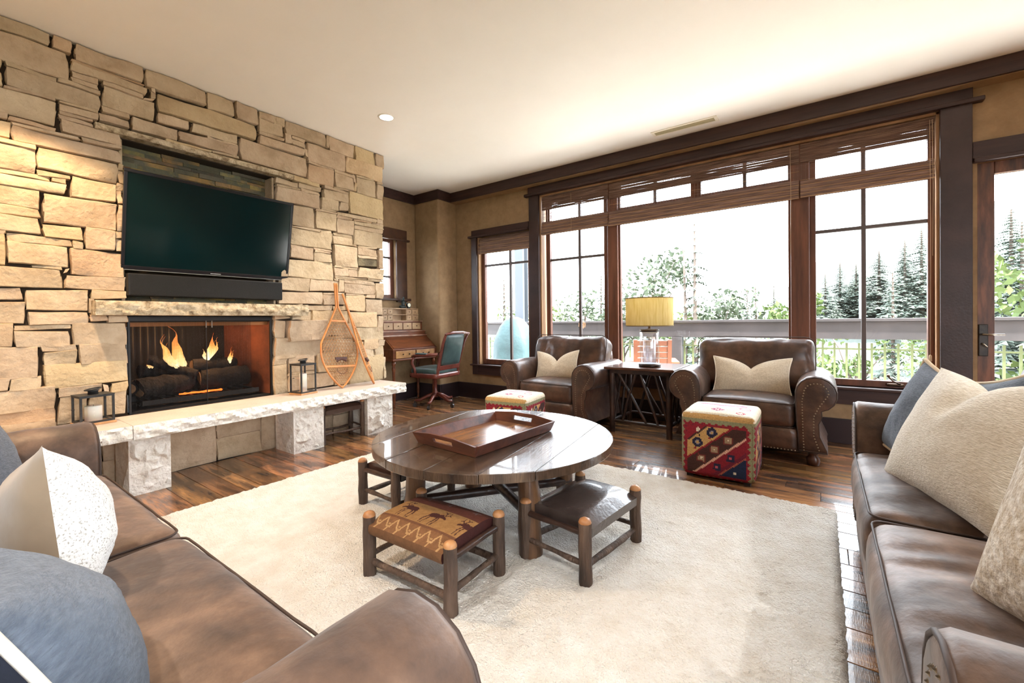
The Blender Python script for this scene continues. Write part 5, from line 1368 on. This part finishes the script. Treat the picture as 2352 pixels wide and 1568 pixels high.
conifer('hillside spruce just right of the second mullion', .2, 42, 4.6, 1.8, 6)
ORD = ['first', 'second', 'third', 'fourth', 'fifth', 'sixth', 'seventh', 'eighth', 'ninth', 'tenth', 'eleventh']
HS = sorted([(1.2, 45, 5.7, 1.5), (2.3, 46, 5.6, 1.5), (3.6, 44, 6.3, 1.9), (4.6, 40, 6.0, 1.5), (5.2, 38, 6.9, 1.7), (4.4, 38, 6.2, 1.6), (6.9, 40, 7.4, 2.0), (8.6, 36, 7.2, 2.0), (10.2, 38, 7.4, 2.0), (2.9, 52, 5.9, 1.6), (7.5, 30, 5.6, 1.6)], key=lambda q: q[0]/q[1])
for i, (x, y, tp, r_) in enumerate(HS):
    conifer(ORD[i]+' spruce from the left in the stand on the hillside', x, y, tp, r_*1.25, 7+i, group='spruces on the hillside')
conifer('broad young spruce in front of the hillside, right window', 1.30, 13, 2.25, 1.0, 21)
conifer('bushy spruce at the right edge of the right window', 2.35, 15, 2.1, 1.2, 22)
leafy('loose pale-leaved tree left of the tall spruce', -6.4, 20, 4.3, 2.2, 1, LEAFP, 1500, .13)
leafy('low pale tree above the lamp shade', -8.6, 22, 2.6, 2.4, 2, LEAFP, 1300, .14)
leafy('small pale tree in the left window pane', -11.8, 24, 3.0, 2.0, 3, LEAFP, 900, .13)
leafy('light green tree right of the tall spruce', -4.6, 26, 2.7, 2.4, 4, LEAFP, 1300, .14)
leafy('round green bush low in the left pane', -11.5, 18, 1.9, 2.0, 5, LEAFM, 1200, .12)
leafy('bright green leafy tree beyond the glazed door', 2.65, 9.2, 2.45, 1.25, 6, LEAFM, 2600, .06, .1)
leafy('tall leafy branches at the top of the glazed door', 3.7, 10.5, 4.2, 1.4, 7, LEAFM, 1600, .06, .3)
leafy('yellow-green shrub at the right of the right window', 1.95, 11.5, 1.55, .8, 8, LEAFM, 1400, .06, .1)
leafy('wide light green thicket in the middle distance', -1.6, 26, 2.6, 2.6, 9, LEAFM, 1500, .15, .1)
leafy('light green thicket left of the thicket in the middle distance', -6.8, 27, 1.6, 2.8, 10, LEAFM, 1300, .15, .1)
leafy('yellowish shrub behind the right window', .9, 19, 1.0, 1.6, 11, LEAFM, 1300, .11, .1)
leafy('low shrub below the railing beam, right window', .5, 10, -.2, 1.0, 12, LEAFM, 1200, .07, .1)
leafy('low shrub below the railing beam near the deck chair', -3.2, 10.5, -.1, 1.2, 13, LEAFP, 1200, .08, .1)
leafy('low shrub below the railing beam behind the armchair', -1.0, 11, -.1, 1.1, 14, LEAFM, 1200, .08, .1)
for (x, y, tp, lb) in ((-4.0, 16, 4.5, 'bare dead trunk left of the tall spruce'), (-2.9, 26, 4.6, 'bare dead trunk in the middle of the picture window')):
    gz = hgt(x, y); g = G().tube([(0, 0, 0), (.08, 0, (tp-gz)*.5), (0, 0, tp-gz)], [.09, .06, .015], 6)
    r_ = random.Random(int(x*10))
    for k in range(14):
        z = (tp-gz)*r_.uniform(.4, .95); a = r_.uniform(0, 6.3); L = r_.uniform(.15, .5); g.tube([(0.04, 0, z), (L*math.cos(a), L*math.sin(a), z+.12)], [.015, .006], 4)
    o = g.build('dead_tree', TRK, None, loc=(x, y, gz)); tag(o, lb, 'tree')

gz = hgt(2.35, 42); t = thing('lift_tower', 'thin grey ski lift tower with a crossarm on the hillside, right window', 'tower', (2.35, 42, gz))
part('pole', G().tube([(0, 0, 0), (0, 0, 8.6-gz)], .10, 8), M('tower_grey', (110, 116, 120), rough=.6), t)
part('crossarm', G().box(-1.1, 1.1, -.06, .06, 8.3-gz, 8.5-gz).box(-1.2, -.8, -.05, .05, 8.1-gz, 8.3-gz).box(.8, 1.2, -.05, .05, 8.1-gz, 8.3-gz), MATS['tower_grey'], t)
for s_ in (-1, 1):
    part('cable', G().tube([(s_*1.0-18, -22, 1.5-gz+3), (s_*1.0, 0, 8.2-gz), (s_*1.0+30, 30, 22-gz)], .018, 4), MATS['tower_grey'], t)
